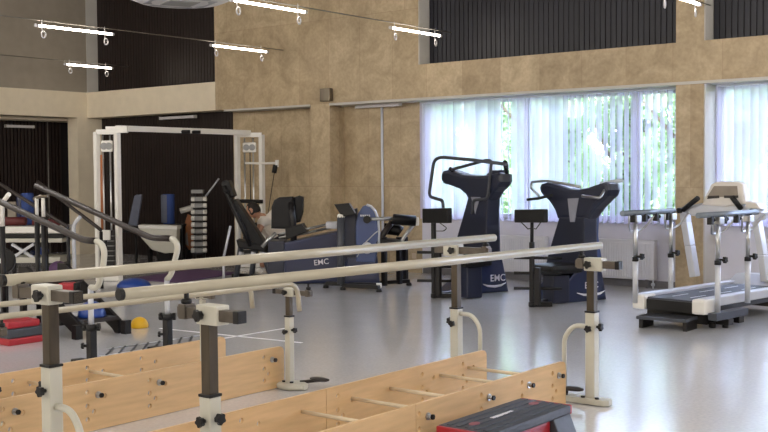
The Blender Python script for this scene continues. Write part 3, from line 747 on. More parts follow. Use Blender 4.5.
# right wing of the head
m = MB().prism([PP(x, y, fp+VD*.3, nrm) for x, y in ((496, 174), (501, 170), (508, 170), (511.5, 174), (511.5, 182), (508, 188), (501, 194), (496, 200))], -VD*.16, .04); t.part('head_wing', m, 'navy_dark')
q = PP(490, 281.5, P+UD*.003, UD); t.text('EMC', .12, q+UD*.003, VD, (0, 0, 1), sh)
m = MB().tube([PP(x, y, P+UD*.006, UD) for x, y in ((483, 284.2), (488, 286), (495, 286.4), (501, 285.2), (506, 282.6))], [.005, .014, .018, .014, .004], 6); t.part('swoosh', m, 'white', sh)
m = MB().tube([PP(x, y, P+UD*.004, UD) for x, y in ((459, 290), (468, 276), (477, 264), (484, 252))], .007, 6); t.part('seam', m, 'navy_light', sh)
m = MB().tube([PP(x, y, fp-VD*.1, nrm) for x, y in ((443.3, 208), (442.7, 200.5), (428.8, 196.5), (434, 160), (441, 157), (473, 160), (506, 164.3))], .021, 10, True, .08); t.part('handle_loop', m, 'charcoal')
m = MB().tube([PP(x, y, fp-VD*.02, nrm) for x, y in ((452, 169.5), (487, 160), (491.5, 161), (488, 196), (486, 199), (473, 200), (472, 214))], .019, 10, True, .06); t.part('handle_loop', m, 'charcoal')
m = MB().tube([PP(505, 162.5, fp-VD*.08, nrm), PP(507, 172, fp+VD*.1, nrm)], .03, 8); m.tube([PP(450, 168.5, fp-VD*.02, nrm), PP(454, 172, fp+VD*.05, nrm)], .026, 8); t.part('pivot', m, 'black')
c = PP(470, 262, P-VD*.12, nrm)
m = MB().cbox((c.x, c.y, c.z), .36, .4, .09, math.atan2(UD.y, UD.x), .03); t.part('seat', m, 'vinyl')
m = MB().cbox((c.x, c.y, c.z/2-.02), .2, .22, c.z-.06, math.atan2(UD.y, UD.x), .02); t.part('seat_stand', m, 'navy_dark')
f = PZ(434, 298); peg_stand(t, f, .95, 3, None, P-UD*.15+VD*.1)
monitor(t, ((425, 208.5), (450, 223)), f, nrm)
m = MB().tube([f+V3((0, 0, .9)), PP(434, 221, f, nrm)], .02, 8); m.tube([PP(440, 223, f, nrm), PP(447, 228, f, nrm), PP(444, 231, f, nrm), PP(436, 231, f, nrm)], .006, 6, True, .03); t.part('monitor_bracket', m, 'black_metal')

# ------------------------------------------------------------------ treadmill
t = T('treadmill', 'silver treadmill with beige console and side support rails before the right window', 'treadmill', (-4.3, 11, 0))
c0, c1 = PZ(637, 300, .22), PZ(706, 306.5, .22)
ud = (c1-c0); ud.z = 0; W = ud.length; ud.normalize(); vd = V3((-ud.y, ud.x, 0)); L = (PZ(694, 276, .28)-c0).dot(vd)
def tm(a, b, z): return c0.xy.to_3d()+ud*a+vd*b+V3((0, 0, z))
def tbox(a0, a1, b0, b1, z0, z1, bev=.004): return MB().quadbox(tm(a0, b0, z0), ud*(a1-a0), vd*(b1-b0), V3((0, 0, z1-z0)), bev)
t.part('frame', tbox(.06, W-.06, .03, L, .14, .235), 'belt')
t.part('running_belt', tbox(.1, W-.1, 0, L-.1, .232, .262, .012), 'belt')
m = MB()
for k in range(3):
    for a in (W*.36, W*.62): m.quadbox(tm(a, .2+k*.5, .2625), ud*.012, vd*.28, V3((0, 0, .002)))
t.part('belt_marking', m, 'white')
for a in (0, W-.1):
    t.part('side_rail', tbox(a, a+.1, .02, L, .2, .29, .012), 'silver_paint')
    t.part('roller_cover', tbox(a-.02, a+.12, -.06, .16, .14, .285, .025), 'white_paint')
t.part('front_plate', tbox(.12, W-.12, -.02, .02, .14, .245), 'black')
m = MB().prism([tm(.02, L-.3, .26), tm(.02, L-.1, .36), tm(.02, L+.25, .34), tm(.02, L+.3, .12), tm(.02, L-.3, .12)], ud*(W-.04), .03); t.part('motor_hood', m, 'silver_paint')
m = tbox(.05, W-.05, .1, .25, .03, .14); t.part('chassis', m, 'black_metal'); m = MB().quadbox(tm(.05, L-.2, .03), ud*(W-.1), vd*.15, V3((0, 0, .1)), .004); t.part('chassis', m, 'black_metal')
for a in (.03, W-.03):
    for b in (.17, L-.12):
        m = MB().lathe(tm(a, b, .0), [(.03, 0), (.035, .01), (.03, .05)], 12); t.part('foot', m, 'black')
# outriggers that carry the support rails
m = MB().quadbox(tm(W+.02, .0, .09), ud*.09, vd*.6, V3((0, 0, .07)), .006); t.part('outrigger', m, 'belt')
m = MB().quadbox(tm(W-.3, .2, .03), ud*.42, vd*.1, V3((0, 0, .06)), .006); m.quadbox(tm(W-.05, .42, .03), ud*.16, vd*.1, V3((0, 0, .06)), .006); m.lathe(tm(W+.06, .25, 0), [(.03, 0), (.03, .05)], 10); t.part('outrigger_leg', m, 'black_metal')
def uprights(side):
    a = W+.06 if side else .02
    if side: px = ((718, 222), (748, 222)); rl = ((698, 215.5), (757, 212))
    else: px = ((635.5, 218), (671, 218)); rl = ((622, 213.8), (674, 210.5))
    n0 = ud                                     # plane of this rail: runs along the belt
    p0 = tm(a, .1, 0)
    r0, r1 = PP(*rl[0], p0, n0), PP(*rl[1], p0, n0); zz = (r0.z+r1.z)/2; r0.z = r1.z = zz
    t.part('support_rail', MB().tube([r0, r1], .027, 12), 'rail_grey', None, 'grey support rail')
    for k, q in enumerate(px):
        h = PP(*q, p0, n0); b = (h-p0).dot(vd)
        bot = .16 if side and not k else .2
        base = tm(a, b+.1, bot)
        base = V3((h.x, h.y, bot))
        m = MB().tube([base, V3((h.x, h.y, .62))], .027, 12); t.part('upright', m, 'silver_paint')
        m = MB().tube([V3((h.x, h.y, .6)), V3((h.x, h.y, zz-.06))], .021, 12); t.part('inner_upright', m, 'chrome')
        m = MB().tube([V3((h.x, h.y, .66)), V3((h.x, h.y, .66))+ud*.07], .01, 8); m.knob(V3((h.x, h.y, .66))+ud*.06, ud, .032, .03); m.lathe((h.x, h.y, .61), [(.032, 0), (.032, .04)], 12); t.part('locking_knob', m, 'black')
        m = MB().cbox((h.x, h.y, zz-.06), .09, .09, .07, math.atan2(ud.y, ud.x), .01); t.part('bracket', m, 'chrome')
        d = vd*.16
        m = MB().tube([V3((h.x, h.y, zz-.04))-d*.7+V3((0, 0, .03)), V3((h.x, h.y, zz-.11))-d*.7, V3((h.x, h.y, zz-.2))+d*.6-ud*.12, V3((h.x, h.y, zz-.18))+d*2.0-ud*.12, V3((h.x, h.y, zz-.03))+d*2.2], .011, 8, True, .06); t.part('sling_hook', m, 'chrome')
    for k in range(4):
        q = r0+(r1-r0)*(.2+.22*k); m = MB().cbox(q-V3((0, 0, .05)), .05, .045, .085, math.atan2(ud.y, ud.x), .006); m.knob(q-V3((0, 0, .05))+vd*.05, vd, .02, .02); t.part('rail_clamp', m, 'black')
uprights(0); uprights(1)
# console and its arms
pc = tm(W/2, L-.15, 0)
nn = -vd
ua = [PP(*q, tm(0, L-.25, 0), nn) for q in ((695, 278), (690, 246), (686, 222), (685, 212))]
def slab(pts, w, d):
    m = MB()
    for i in range(len(pts)-1): m.bar(pts[i], pts[i+1], w, d, .01, vd)
    return m
t.part('console_arm', slab([V3((ua[0].x, ua[0].y, .3)), ua[1], ua[2], ua[3]], .08, .11), 'silver_paint')
ub = [PP(*q, tm(W, L-.25, 0), nn) for q in ((766, 290), (763, 255), (757, 220))]
t.part('console_arm', slab([V3((ub[0].x, ub[0].y, .3)), ub[1], ub[2]], .07, .11), 'silver_paint')
bar_p = tm(0, L-.35, 0)
m = MB().prism([PP(*q, bar_p, nn) for q in ((684, 207), (700, 203), (740, 205), (755, 208), (762, 213), (757, 221), (742, 218), (712, 216), (692, 216), (683, 213))], vd*.2, .02); t.part('console_bridge', m, 'silver_paint')
m = MB().prism([PP(*q, bar_p-vd*.02, nn) for q in ((701, 205), (711, 184), (716, 181.5), (738, 181.5), (742, 184), (745, 204), (725, 207))], vd*.12, .025); cs = t.part('console', m, 'beige_shell')
m = MB().prism([PP(*q, bar_p-vd*.024, nn) for q in ((707, 197), (714, 186), (737, 186), (738, 197))], vd*.008); t.part('display', m, 'screen_off', cs)
m = MB().prism([PP(*q, bar_p-vd*.028, nn) for q in ((707, 199), (719, 198), (719, 195.5), (708, 196))], vd*.008); m.prism([PP(*q, bar_p-vd*.028, nn) for q in ((724, 198), (738, 198), (738, 195.5), (724, 195.5))], vd*.008); t.part('button_row', m, 'brown_dark', cs)
m = MB().prism([PP(*q, bar_p-vd*.0, nn) for q in ((745, 201), (756, 203), (760, 209), (745, 208))], vd*.16, .015); t.part('side_tray', m, 'beige_shell')
m = MB().tube([PP(683, 210, bar_p-vd*.03, nn), PP(698, 198, bar_p-vd*.1, nn)], .028, 10); m.disc(PP(679.5, 210.5, bar_p-vd*.04, nn), nn, .032, .05, 14, .006); t.part('grip', m, 'black')
m = MB().tube([PP(741, 209, bar_p-vd*.03, nn), PP(732, 197, bar_p-vd*.12, nn)], .028, 10); t.part('grip', m, 'black'); t.part('bar_end', MB().disc(PP(752, 211.5, bar_p-vd*.04, nn), nn, .032, .05, 14, .006), 'black')
m = MB().lathe(tm(W+.2, L-.1, 0), [(.05, 0), (.05, .06)], 14); m.quadbox(tm(W-.02, L-.15, .1), ud*.35, vd*.12, V3((0, 0, .05)), .01); t.part('side_wheel', m, 'black')
m = MB(); cst = PZ(672, 331)
t = T('step_stool', 'low black step before the foot end of the treadmill', 'step', (cst.x, cst.y, 0))
s0, s1 = PZ(636, 317.5, .1), PZ(686, 321.5, .1)
u2 = (s1-s0).xy.to_3d(); n2 = V3((-u2.y, u2.x, 0)).normalized()
t.part('tread', MB().quadbox(s0.xy.to_3d()+V3((0, 0, .085)), u2, n2*.3, V3((0, 0, .03)), .006), 'belt')
m = MB()
for k in range(5): m.quadbox(s0.xy.to_3d()+n2*(.04+k*.055)+u2*.03+V3((0, 0, .114)), u2*.94, n2*.015, V3((0, 0, .004)))
t.part('grip_strip', m, 'black')
for a in (.04, .92):
    t.part('leg', MB().quadbox(s0.xy.to_3d()+u2*a+n2*.02+V3((0, 0, .0)), u2.normalized()*.04, n2*.26, V3((0, 0, .09)), .004), 'black_metal')
# ------------------------------------------------------------- machines along the stone wall
RH = V3((cos(YAW), sin(YAW), 0)); NH = V3((-sin(YAW), cos(YAW), 0))
def PV(px, py, base, back=0.): return PP(px, py, V3(base)+NH*back, NH)
def poly(pts, base, back, depth, bev=.015): return MB().prism([PV(x, y, base, back) for x, y in pts], NH*depth, bev)
def ptube(pts, base, back, r, rnd=0, seg=8): return MB().tube([PV(x, y, base, back) for x, y in pts], r, seg, True, rnd)
# long low machine with a seat
P = PZ(306, 284)
t = T('rehab_machine', 'long low navy strength machine with black backrest and sloping rails before the stone wall', 'exercise machine', (P.x, P.y, 0))
b = t.part('body', poly([(284, 242.5), (339, 231), (345, 234), (345, 283), (284, 284)], P, 0, .45, .03), 'navy')
t.part('end_block', poly([(268, 241), (284.5, 241), (284.5, 284.5), (267, 283.5)], P, .03, .4, .02), 'navy_dark')
q = PV(314, 265.5, P, -.004); t.text('EMC', .105, q, PV(326, 264, P)-PV(314, 265.5, P), (0, 0, 1), b)
m = ptube([(279, 234.5), (306, 229), (332, 223.5)], P, .12, .018); t.part('guide_rail', m, 'chrome')
m = ptube([(279, 238), (306, 233), (332, 227)], P, .34, .018); t.part('guide_rail', m, 'chrome')
t.part('rail_end', MB().cbox(PV(332, 225, P, .2), .16, .3, .09, YAW, .015), 'silver_paint')
t.part('backrest', poly([(271, 228.5), (271.3, 207), (274, 200), (279, 197.3), (293, 196.5), (293, 229.5)], P, .05, .12, .03), 'vinyl')
t.part('head_cushion', poly([(293, 197.5), (299, 195.5), (303.5, 197), (303, 212), (300, 222), (294, 224)], P, .14, .16, .03), 'vinyl')
m = ptube([(291, 202), (293, 222), (294, 250)], P, .06, .045); t.part('seat_post', m, 'black_metal')
t.part('seat_carriage', poly([(285, 228), (302, 224), (307, 232), (286, 240)], P, .0, .4, .015), 'black')
m = ptube([(276, 233), (268, 240), (262, 247)], P, .05, .025); t.part('footrest_arm', m, 'chrome')
# machine with the round housing
P = PZ(362, 289)
t = T('rehab_machine', 'navy strength machine with round blue housing, monitor and black roller cushions', 'exercise machine', (P.x, P.y, 0))
h = t.part('round_housing', poly([(356, 262), (355.5, 225), (358, 213), (362.5, 206.5), (366.5, 205), (371, 206.5), (375, 211.5), (378, 220), (379, 232), (378, 250), (375, 263)], P, 0, .22, .025), 'navy_light')
m = ptube([(366.5, 204.8), (371, 206.2), (375.3, 211.3), (378.3, 220), (379.3, 232), (378.6, 248)], P, .0, .016); t.part('rim', m, 'silver_paint', h)
m = MB()
for k in range(5): m.prism([PV(x, y, P, -.004) for x, y in ((360.3+k*2.1, 214.6), (361.7+k*2.1, 214.8), (361.7+k*2.1, 216.6), (360.3+k*2.1, 216.4))], NH*.003)
t.part('worn_print', m, 'white', h)
m = ptube([(357, 257), (364, 244), (374, 234), (378, 231)], P, -.005, .007); t.part('seam', m, 'silver_paint', h)
m = MB().disc(PV(367, 219.5, P, -.03), NH, .05, .06, 16, .008); t.part('hub', m, 'black', h)
t.part('housing_back', poly([(341, 213), (357, 208.5), (357, 266), (341, 266)], P, .1, .32, .02), 'navy_dark')
t.part('column', poly([(347, 258), (377, 256), (380, 284), (340, 285)], P, .02, .3, .02), 'navy')
m = MB().disc(PV(367, 248, P, -.06), NH, .075, .08, 20, .02); t.part('pedal_hub', m, 'silver_paint')
m = ptube([(341, 216), (341, 284)], P, -.1, .05); t.part('monitor_post', m, 'charcoal'); t.part('post_cap', MB().lathe(PV(341, 217, P, -.1), [(.045, -.01), (.05, 0), (.05, .025), (.035, .04)], 14), 'white_paint')
mo = t.part('monitor', MB().prism([PV(x, y, P, -.14) for x, y in ((334, 204.5), (350, 203), (355.5, 212), (356, 214.5), (343, 217), (340, 214))], NH*.12, .012), 'black')
t.part('screen_edge', ptube([(349.5, 203), (355.5, 213)], P, -.14, .008), 'greyinsert', mo)
m = ptube([(369, 219.5), (380, 218.8), (394, 218.5)], P, -.02, .024); t.part('crank_arm', m, 'chrome')
m = ptube([(392, 218.6), (394, 219.2), (416, 221)], P, -.05, .07, 0, 14); t.part('roller_cushion', m, 'vinyl')
m = MB().disc(PV(417, 221.5, P, -.05), RH, .055, .05, 14, .01); t.part('roller_cap', m, 'white_paint')
m = ptube([(384, 228.5), (398, 230), (401, 232)], P, .2, .075, 0, 12); t.part('roller_cushion', m, 'vinyl')
m = ptube([(392, 222), (384, 233), (377, 244)], P, .05, .04); t.part('lever', m, 'brown_dark')
m = ptube([(414, 224), (404, 237), (401, 243), (388, 243)], P, .12, .024, .05); t.part('strut', m, 'chrome')
t.part('seat', poly([(374, 241), (383, 239), (402, 241), (402, 246), (377, 248)], P, .0, .4, .02), 'vinyl')
for px, pb, bk in ((405, 283, .5), (399, 281, .3), (384, 284, .1)):
    m = MB().bar(PV(px, 237, P, bk), V3((PV(px, 237, P, bk).x, PV(px, 237, P, bk).y, .03)), .06, .06, .004); t.part('leg', m, 'black_metal')
for (xa, ya), (xb, yb) in (((326, 287), (378, 288.5)), ((343, 289), (379, 291)), ((370, 287), (409, 284.5))):
    a, b_ = PZ(xa, ya+1, .0), PZ(xb, yb+1, .0); m = MB().bar(a+V3((0, 0, .06)), b_+V3((0, 0, .06)), .06, .05, .006); br = t.part('base_bar', m, 'black_metal')
    for q in (a, b_): t.part('rubber_foot', MB().lathe((q.x, q.y, 0), [(.035, 0), (.04, .01), (.03, .04)], 10), 'black', br)
q = PZ(379, 291); t.part('bar_end', MB().cbox((q.x, q.y, .07), .07, .07, .06, YAW, .01), 'white_paint')
# leaning recliner machine
P = PZ(246, 279)
t = T('rehab_machine', 'black machine with long slanted back pad beside the seated person', 'exercise machine', (P.x, P.y, 0))
t.part('head_pad', poly([(220.5, 184), (223, 180.5), (229, 180.5), (234.5, 196), (227, 200)], P, -.05, .3, .025), 'vinyl')
t.part('back_pad', poly([(227.5, 202), (235.5, 199), (264, 242), (263, 249), (250, 250)], P, -.05, .34, .03), 'vinyl')
m = ptube([(224, 186), (231, 203), (243, 228), (250, 246)], P, -.09, .03); m.tube([PV(224, 190, P, -.1), PV(228, 192, P, -.1)], .03, 8); t.part('pad_frame', m, 'black_metal')
t.part('seat', poly([(236, 240), (266, 246), (266, 252), (238, 248)], P, -.1, .4, .02), 'vinyl')
for pts in (((241, 246), (236, 278)), ((256, 247), (251, 278)), ((262, 250), (272, 279))): t.part('leg', ptube(pts, P, 0, .04), 'charcoal')
t.part('base_bar', MB().bar(PZ(233, 278)+V3((0, 0, .04)), PZ(272, 280)+V3((0, 0, .04)), .07, .06, .006), 'black_metal')
for x in (241.5, 253.5, 262): t.part('sleeve', ptube([(x, 252), (x-1, 259)], P, -.06, .035), 'silver_paint')
m = ptube([(230.5, 226), (223.5, 258)], P, -.25, .018); m.tube([PV(223.5, 258, P, -.25), V3((PV(223.5, 258, P, -.25).x, PV(223.5, 258, P, -.25).y, .0))], .018, 8); t.part('lever', m, 'silver_paint')

# seated person
P = PZ(268, 277)
PB = PV(281, 244, P, .35)
bench = MB().cbox((PB.x, PB.y, PB.z-.14), .36, .5, .08, YAW, .02)
tb = T('bench', 'black padded bench under the seated person', 'bench', (PB.x, PB.y, 0))
tb.part('seat', bench, 'vinyl')
for s in (-.14, .14): tb.part('leg', MB().box(PB.x+RH.x*s-.025, PB.x+RH.x*s+.025, PB.y+RH.y*s-.025, PB.y+RH.y*s+.025, 0, PB.z-.16), 'black_metal')
def skinmesh(name, pts, edges, m, parent, inv, root=0, sub=2):
    me = bpy.data.meshes.new(name); me.from_pydata([p[0] for p in pts], edges, []); me.update()
    o = bpy.data.objects.new(name, me); COL.objects.link(o)
    md = o.modifiers.new('skin', 'SKIN'); md.use_smooth_shade = True
    if not me.skin_vertices: bpy.context.view_layer.objects.active = o; 
    sv = me.skin_vertices[0].data if me.skin_vertices else None
    for i, p in enumerate(pts): sv[i].radius = p[1] if isinstance(p[1], tuple) else (p[1], p[1])
    sv[root].use_root = True
    sd = o.modifiers.new('sub', 'SUBSURF'); sd.levels = sub; sd.render_levels = sub
    bpy.context.view_layer.update()
    m2 = bpy.data.meshes.new_from_object(o.evaluated_get(bpy.context.evaluated_depsgraph_get()))
    bpy.data.objects.remove(o); m2.transform(inv); m2.materials.clear(); m2.materials.append(M[m])
    for f in m2.polygons: f.use_smooth = True
    o = bpy.data.objects.new(name, m2); COL.objects.link(o); o.parent = parent; return o
pt = T('person', 'person with dark hair in a white t-shirt seated bent forward, seen from behind', 'person', (PB.x, PB.y, PB.z-.08))
def hp(px, py, back=0.): return PV(px, py, P, .35+back)
pel, sp1, ch, nk, hd0 = hp(283, 238), hp(275.5, 226.5), hp(265.5, 218.5), hp(258.5, 214.5), hp(255.5, 212.5)
lk, rk = hp(266, 246, -.12), hp(266, 246, .16); lf, rf = hp(262, 268, -.12), hp(262, 268, .16)
ls, rs = hp(263.5, 219.5, -.19), hp(263.5, 219.5, .19); le, re = hp(257, 235, -.24), hp(257, 235, .22); lh, rh_ = hp(251.5, 243, -.15), hp(251.5, 243, .12)
lhip, rhip = hp(279, 242, -.1), hp(279, 242, .1)
body = [(pel, .14), (sp1, .13), (ch, .14), (nk, .06), (hd0, .06), (lhip, .1), (lk, .065), (lf, .045), (rhip, .1), (rk, .065), (rf, .045), (ls, .065), (le, .045), (lh, .032), (rs, .065), (re, .045), (rh_, .032)]
ed = [(0, 1), (1, 2), (2, 3), (3, 4), (0, 5), (5, 6), (6, 7), (0, 8), (8, 9), (9, 10), (2, 11), (11, 12), (12, 13), (2, 14), (14, 15), (15, 16)]
for i, w_, s_ in ((13, lh, -1), (16, rh_, 1)):                     # fingers and thumb
    for k in range(4):
        a = w_+V3((0, 0, -.06))-RH*.03+NH*(k-1.5)*.022; body.append((a, .011)); body.append((a+V3((0, 0, -.04+.004*abs(k-1)))-RH*.02, .009))
        ed += [(i, len(body)-2), (len(body)-2, len(body)-1)]
    a = w_-RH*.05-NH*s_*.03+V3((0, 0, -.03)); body.append((a, .012)); ed.append((i, len(body)-1))
bo = skinmesh('body', body, ed, 'skin', pt.o, pt.inv)
hc = hp(253.2, 210.2); fdir = (-RH*.85+NH*.25+V3((0, 0, -.45))).normalized()
hm = MB(); bmesh.ops.create_icosphere(hm.bm, subdivisions=3, radius=1)
fx = fdir; fz = (V3((0, 0, 1))-fx*fx.z).normalized(); fy = fz.cross(fx)
for v in hm.bm.verts:
    c = v.co.copy(); x, y, z = c.x*.1, c.y*.078, c.z*.12
    if c.x > .3 and z < 0: x *= .92; y *= .85
    if c.x > .9 and abs(c.y) < .25 and abs(c.z+.1) < .25: x += .022               # nose
    if abs(c.y) > .93 and abs(c.z) < .3: y *= 1.14                                  # ears
    if c.x > .75 and .2 < abs(c.y) < .5 and 0 < c.z < .25: x -= .008               # eye sockets
    v.co = hc+fx*x+fy*y+fz*z
for f in hm.bm.faces: f.smooth = True
# head joined into the body mesh so that it stays one continuous figure
hm.bm.transform(pt.inv); bm2 = bmesh.new(); bm2.from_mesh(bo.data); tmpm = bpy.data.meshes.new('tmp'); hm.bm.to_mesh(tmpm); bm2.from_mesh(tmpm); bm2.to_mesh(bo.data); bm2.free(); bpy.data.meshes.remove(tmpm)
hm = MB(); bmesh.ops.create_icosphere(hm.bm, subdivisions=3, radius=1)
for v in list(hm.bm.verts):
    if v.co.x > .45 and v.co.z < .55 or v.co.z < -.55: hm.bm.verts.remove(v)
for v in hm.bm.verts: c = v.co; v.co = hc+fx*(c.x*.109-.004)+fy*c.y*.086+fz*c.z*.13
for f in hm.bm.faces: f.smooth = True
pt.part('hair', hm, 'hair')
skinmesh('t_shirt', [(pel+V3((0, 0, .02)), (.2, .2)), (sp1, .2), (ch, .19), (nk-(nk-ch)*.35, .09), (ls, .085), (ls+(le-ls)*.55, .075), (rs, .085), (rs+(re-rs)*.55, .075)],
         [(0, 1), (1, 2), (2, 3), (2, 4), (4, 5), (2, 6), (6, 7)], 'shirt', pt.o, pt.inv, 1)
skinmesh('trousers', [(pel, .15), (lhip, .115), (lk, .085), (lf+V3((0, 0, .1)), .065), (rhip, .115), (rk, .085), (rf+V3((0, 0, .1)), .065)], [(0, 1), (1, 2), (2, 3), (0, 4), (4, 5), (5, 6)], 'trousers', pt.o, pt.inv)

# cable crossover
PL, PR = PZ(107, 281), PY(249, 240, 12.2); PR.z = 0
t = T('cable_crossover', 'tall white cable crossover frame with two pulley towers in the far left corner', 'exercise machine', (PL.x, (PL.y+PR.y)/2, 0))
def cable_tower(P, x0, x1, yt, yb):
    a, b_ = PV(x0, yt, P), PV(x1, yt, P)
    zt = a.z
    for q in (a, b_): t.part('upright', MB().box(q.x-.035, q.x+.035, q.y-.035, q.y+.035, 0, zt, .004), 'white_paint')
    t.part('cross_member', MB().bar((a.x, a.y, zt), (b_.x, b_.y, zt), .07, .07, .004), 'white_paint')
    t.part('floor_member', MB().bar((a.x, a.y, .04), (b_.x, b_.y, .04), .07, .07, .004), 'white_paint')
    c = (a+b_)/2; u = (b_-a)
    pw = t.part('pulley_housing', MB().cbox((c.x, c.y, zt-.2), u.length*.55, .06, .16, math.atan2(u.y, u.x), .02), 'white_paint')
    for k in (-.12, .12): t.part('pulley', MB().disc(V3((c.x+u.x*k, c.y+u.y*k, zt-.2))-NH*.035, NH, .05, .02, 16), 'silver_block', pw)
    for k in (-.2, .15): t.part('guide_rod', MB().tube([(c.x+u.x*k, c.y+u.y*k, .05), (c.x+u.x*k, c.y+u.y*k, zt-.05)], .013, 8), 'chrome')
    w = t.part('weight_stack', MB().cbox((c.x, c.y, .42), u.length*.6, .1, .6, math.atan2(u.y, u.x), .01), 'black_metal')
    for k in range(8): t.part('plate_gap', MB().cbox((c.x, c.y, .15+.07*k), u.length*.61, .104, .008, math.atan2(u.y, u.x)), 'silver_block', w)
    t.part('cable', MB().tube([(c.x+u.x*.02, c.y+u.y*.02, .7), (c.x+u.x*.02, c.y+u.y*.02, zt-.2)], .008, 6), 'black')
    return a, b_, zt, c, u
def V3s(*a): return V3(a)
la, lb, lz, lc, lu = cable_tower(PL, 96.5, 117, 132, 281)
ra, rb2, rz, rc, ru = cable_tower(PR, 237, 261.5, 135, 245)
t.part('top_beam', MB().bar((lb.x, lb.y, lz+.05), (rc.x, rc.y, lz+.05), .08, .08, .004, (0, 0, 1)), 'white_paint')
t.part('beam_bracket', MB().cbox((lb.x, lb.y, lz+.03), .3, .09, .09, math.atan2(lu.y, lu.x), .005), 'white_paint')
for k in (.44, .52):
    q = V3((lb.x, lb.y, lz+.03))*(1-k)+V3((rc.x, rc.y, lz+.03))*k; t.part('grip', MB().tube([q-RH*.16, q+RH*.16], .026, 8), 'black')
q = V3((lc.x, lc.y, 0)); w = PV(106, 235, PL, -.05)
t.part('cable_carriage', MB().cbox(w, .13, .1, .14, YAW, .015), 'white_paint'); t.part('cable_handle', MB().tube([w-V3((0, 0, .07)), w-V3((0, 0, .28))], .016, 8), 'black')
t.part('brown_reflection', MB().tube([PV(102, 155, PL, .02), PV(102, 232, PL, .02)], .03, 8), 'orange_wood', None, 'brown reflection in the left pulley tower, modelled as a tube')  # a brown reflection in the tower, built as a solid tube
m = MB().tube([PV(245, 163, PR, -.05), PV(262, 163.5, PR, -.05), PV(277, 163, PR, -.05)], .018, 8); m.tube([PV(277, 160, PR, -.05), PV(277, 167, PR, -.05)], .03, 8); t.part('side_arm', m, 'white_paint')
t.part('cable_handle', MB().tube([PV(275.5, 165, PR, -.06), PV(274, 173, PR, -.06)], .04, 8), 'black'); t.part('cable', MB().tube([PV(275.5, 165, PR, -.05), PV(270, 200, PR, -.05), PV(268, 215, PR, -.02)], .006, 6), 'black')
t.part('bar_attachment', ptube([(228, 201), (263, 201.5)], PR, -.1, .03), 'black')

# dumbbell tower
P = PZ(199, 263.); P.y = min(P.y, 12.5)
t = T('dumbbell_rack', 'narrow upright dumbbell rack against the dark slatted wall', 'rack', (P.x, P.y, 0))
for s in (-.08, .08): t.part('upright', MB().cbox(P+RH*s+NH*.08+V3((0, 0, .62)), .035, .05, 1.24, YAW, .004), 'black_metal')
t.part('foot', MB().cbox(P+V3((0, 0, .03)), .34, .36, .06, YAW, .01), 'black_metal')
t.part('top_plate', MB().cbox(PV(198, 191.5, P, .05), .2, .2, .06, YAW, .01), 'silver_block')
drk = []
for k in range(9):
    c = PV(199, 199.5+6.4*k, P, -.03); t.part('tray', MB().cbox(c-V3((0, 0, .044)), .13, .2, .012, YAW, .003), 'black_metal'); drk.append(c)
ORD = ['top', 'second from top', 'third from top', 'fourth from top', 'middle', 'fourth from bottom', 'third from bottom', 'second from bottom', 'bottom']
d0 = None
for k, c in enumerate(drk):
    if d0 is None:
        dt = T('dumbbell', 'x', 'dumbbell', c-V3((0, 0, .028)), YAW, 'dumbbells on the upright rack', local=True)
        dt.part('handle', MB().cbox((0, 0, .035), .14, .1, .075, 0, .012), 'silver_block')
        for s in (-1, 1): dt.part('head', MB().disc((s*.1, 0, .035), (1, 0, 0), .04, .06, 8, .004), 'white_paint')
        d0 = dt.o; o = d0
    else: o = copy_tree(d0); o.location = c-V3((0, 0, .028))
    o['label'] = 'grey dumbbell with white ends on the upright rack, %s of its column' % ORD[k]
# things around the rack
P2 = PZ(189, 260)
o = T('balance_board', 'orange-brown wooden board standing on end left of the dumbbell rack', 'board', (P2.x, P2.y, 0))
o.part('board', poly([(185, 222), (187.5, 214), (191, 216), (194, 245), (190.5, 252), (186, 246)], P2, 0, .05, .01), 'orange_wood')
o.part('grip_net', MB().prism([PV(x, y, P2, -.01) for x, y in ((184, 236), (187, 232), (188.5, 246), (185, 244))], NH*.01), 'silver_block')
o.part('stand', MB().bar(PV(189, 250, P2, .02), V3((P2.x, P2.y, .0)), .1, .06, .005), 'black_metal')
P3 = PV(186, 212, P2, .03)
single('foam_roll', MB().tube([PV(180.5, 211, P2, -.0), PV(192.5, 207.5, P2, -.0)], .05, 14), 'white_paint', 'small white roll lying across the top of the orange-brown board', 'roll', PV(186, 212, P2))
single('exercise_pole', MB().tube([PV(203, 200, P2, -.2), PV(219, 178.5, P2, -.2)], .016, 8), 'silver_paint', 'thin silver pole slanting up from the dumbbell rack to the slanted back pad', 'pole', PV(203, 200, P2, -.2))
P = PZ(167, 262.5); P.y = min(P.y, 12.4)
t = T('storage_box', 'dark low box against the slatted wall carrying the blue roll', 'box', (P.x, P.y, 0))
t.part('body', poly([(157, 226), (183, 226), (183, 262.5), (157, 262)], P, .0, .25, .01), 'vinyl')
t.part('lid', poly([(156.5, 224.5), (183.5, 224.5), (183.5, 226.5), (156.5, 226.5)], P, -.01, .28, .004), 'black_metal')
q = PV(169, 224.5, P, .12)+V3((0, 0, .012))
t = T('foam_roller', 'upright blue foam roll with grey edge standing on the dark box by the slatted wall', 'foam roller', q)
t.part('roll', MB().lathe(q, [(.095, 0), (.1, .01), (.1, .5), (.095, .51)], 24), 'blue_foam')
t.part('grey_wrap', MB().lathe(q-RH*.05-NH*.035, [(.07, 0.02), (.075, .03), (.075, .49), (.07, .5)], 20), 'grey_foam')
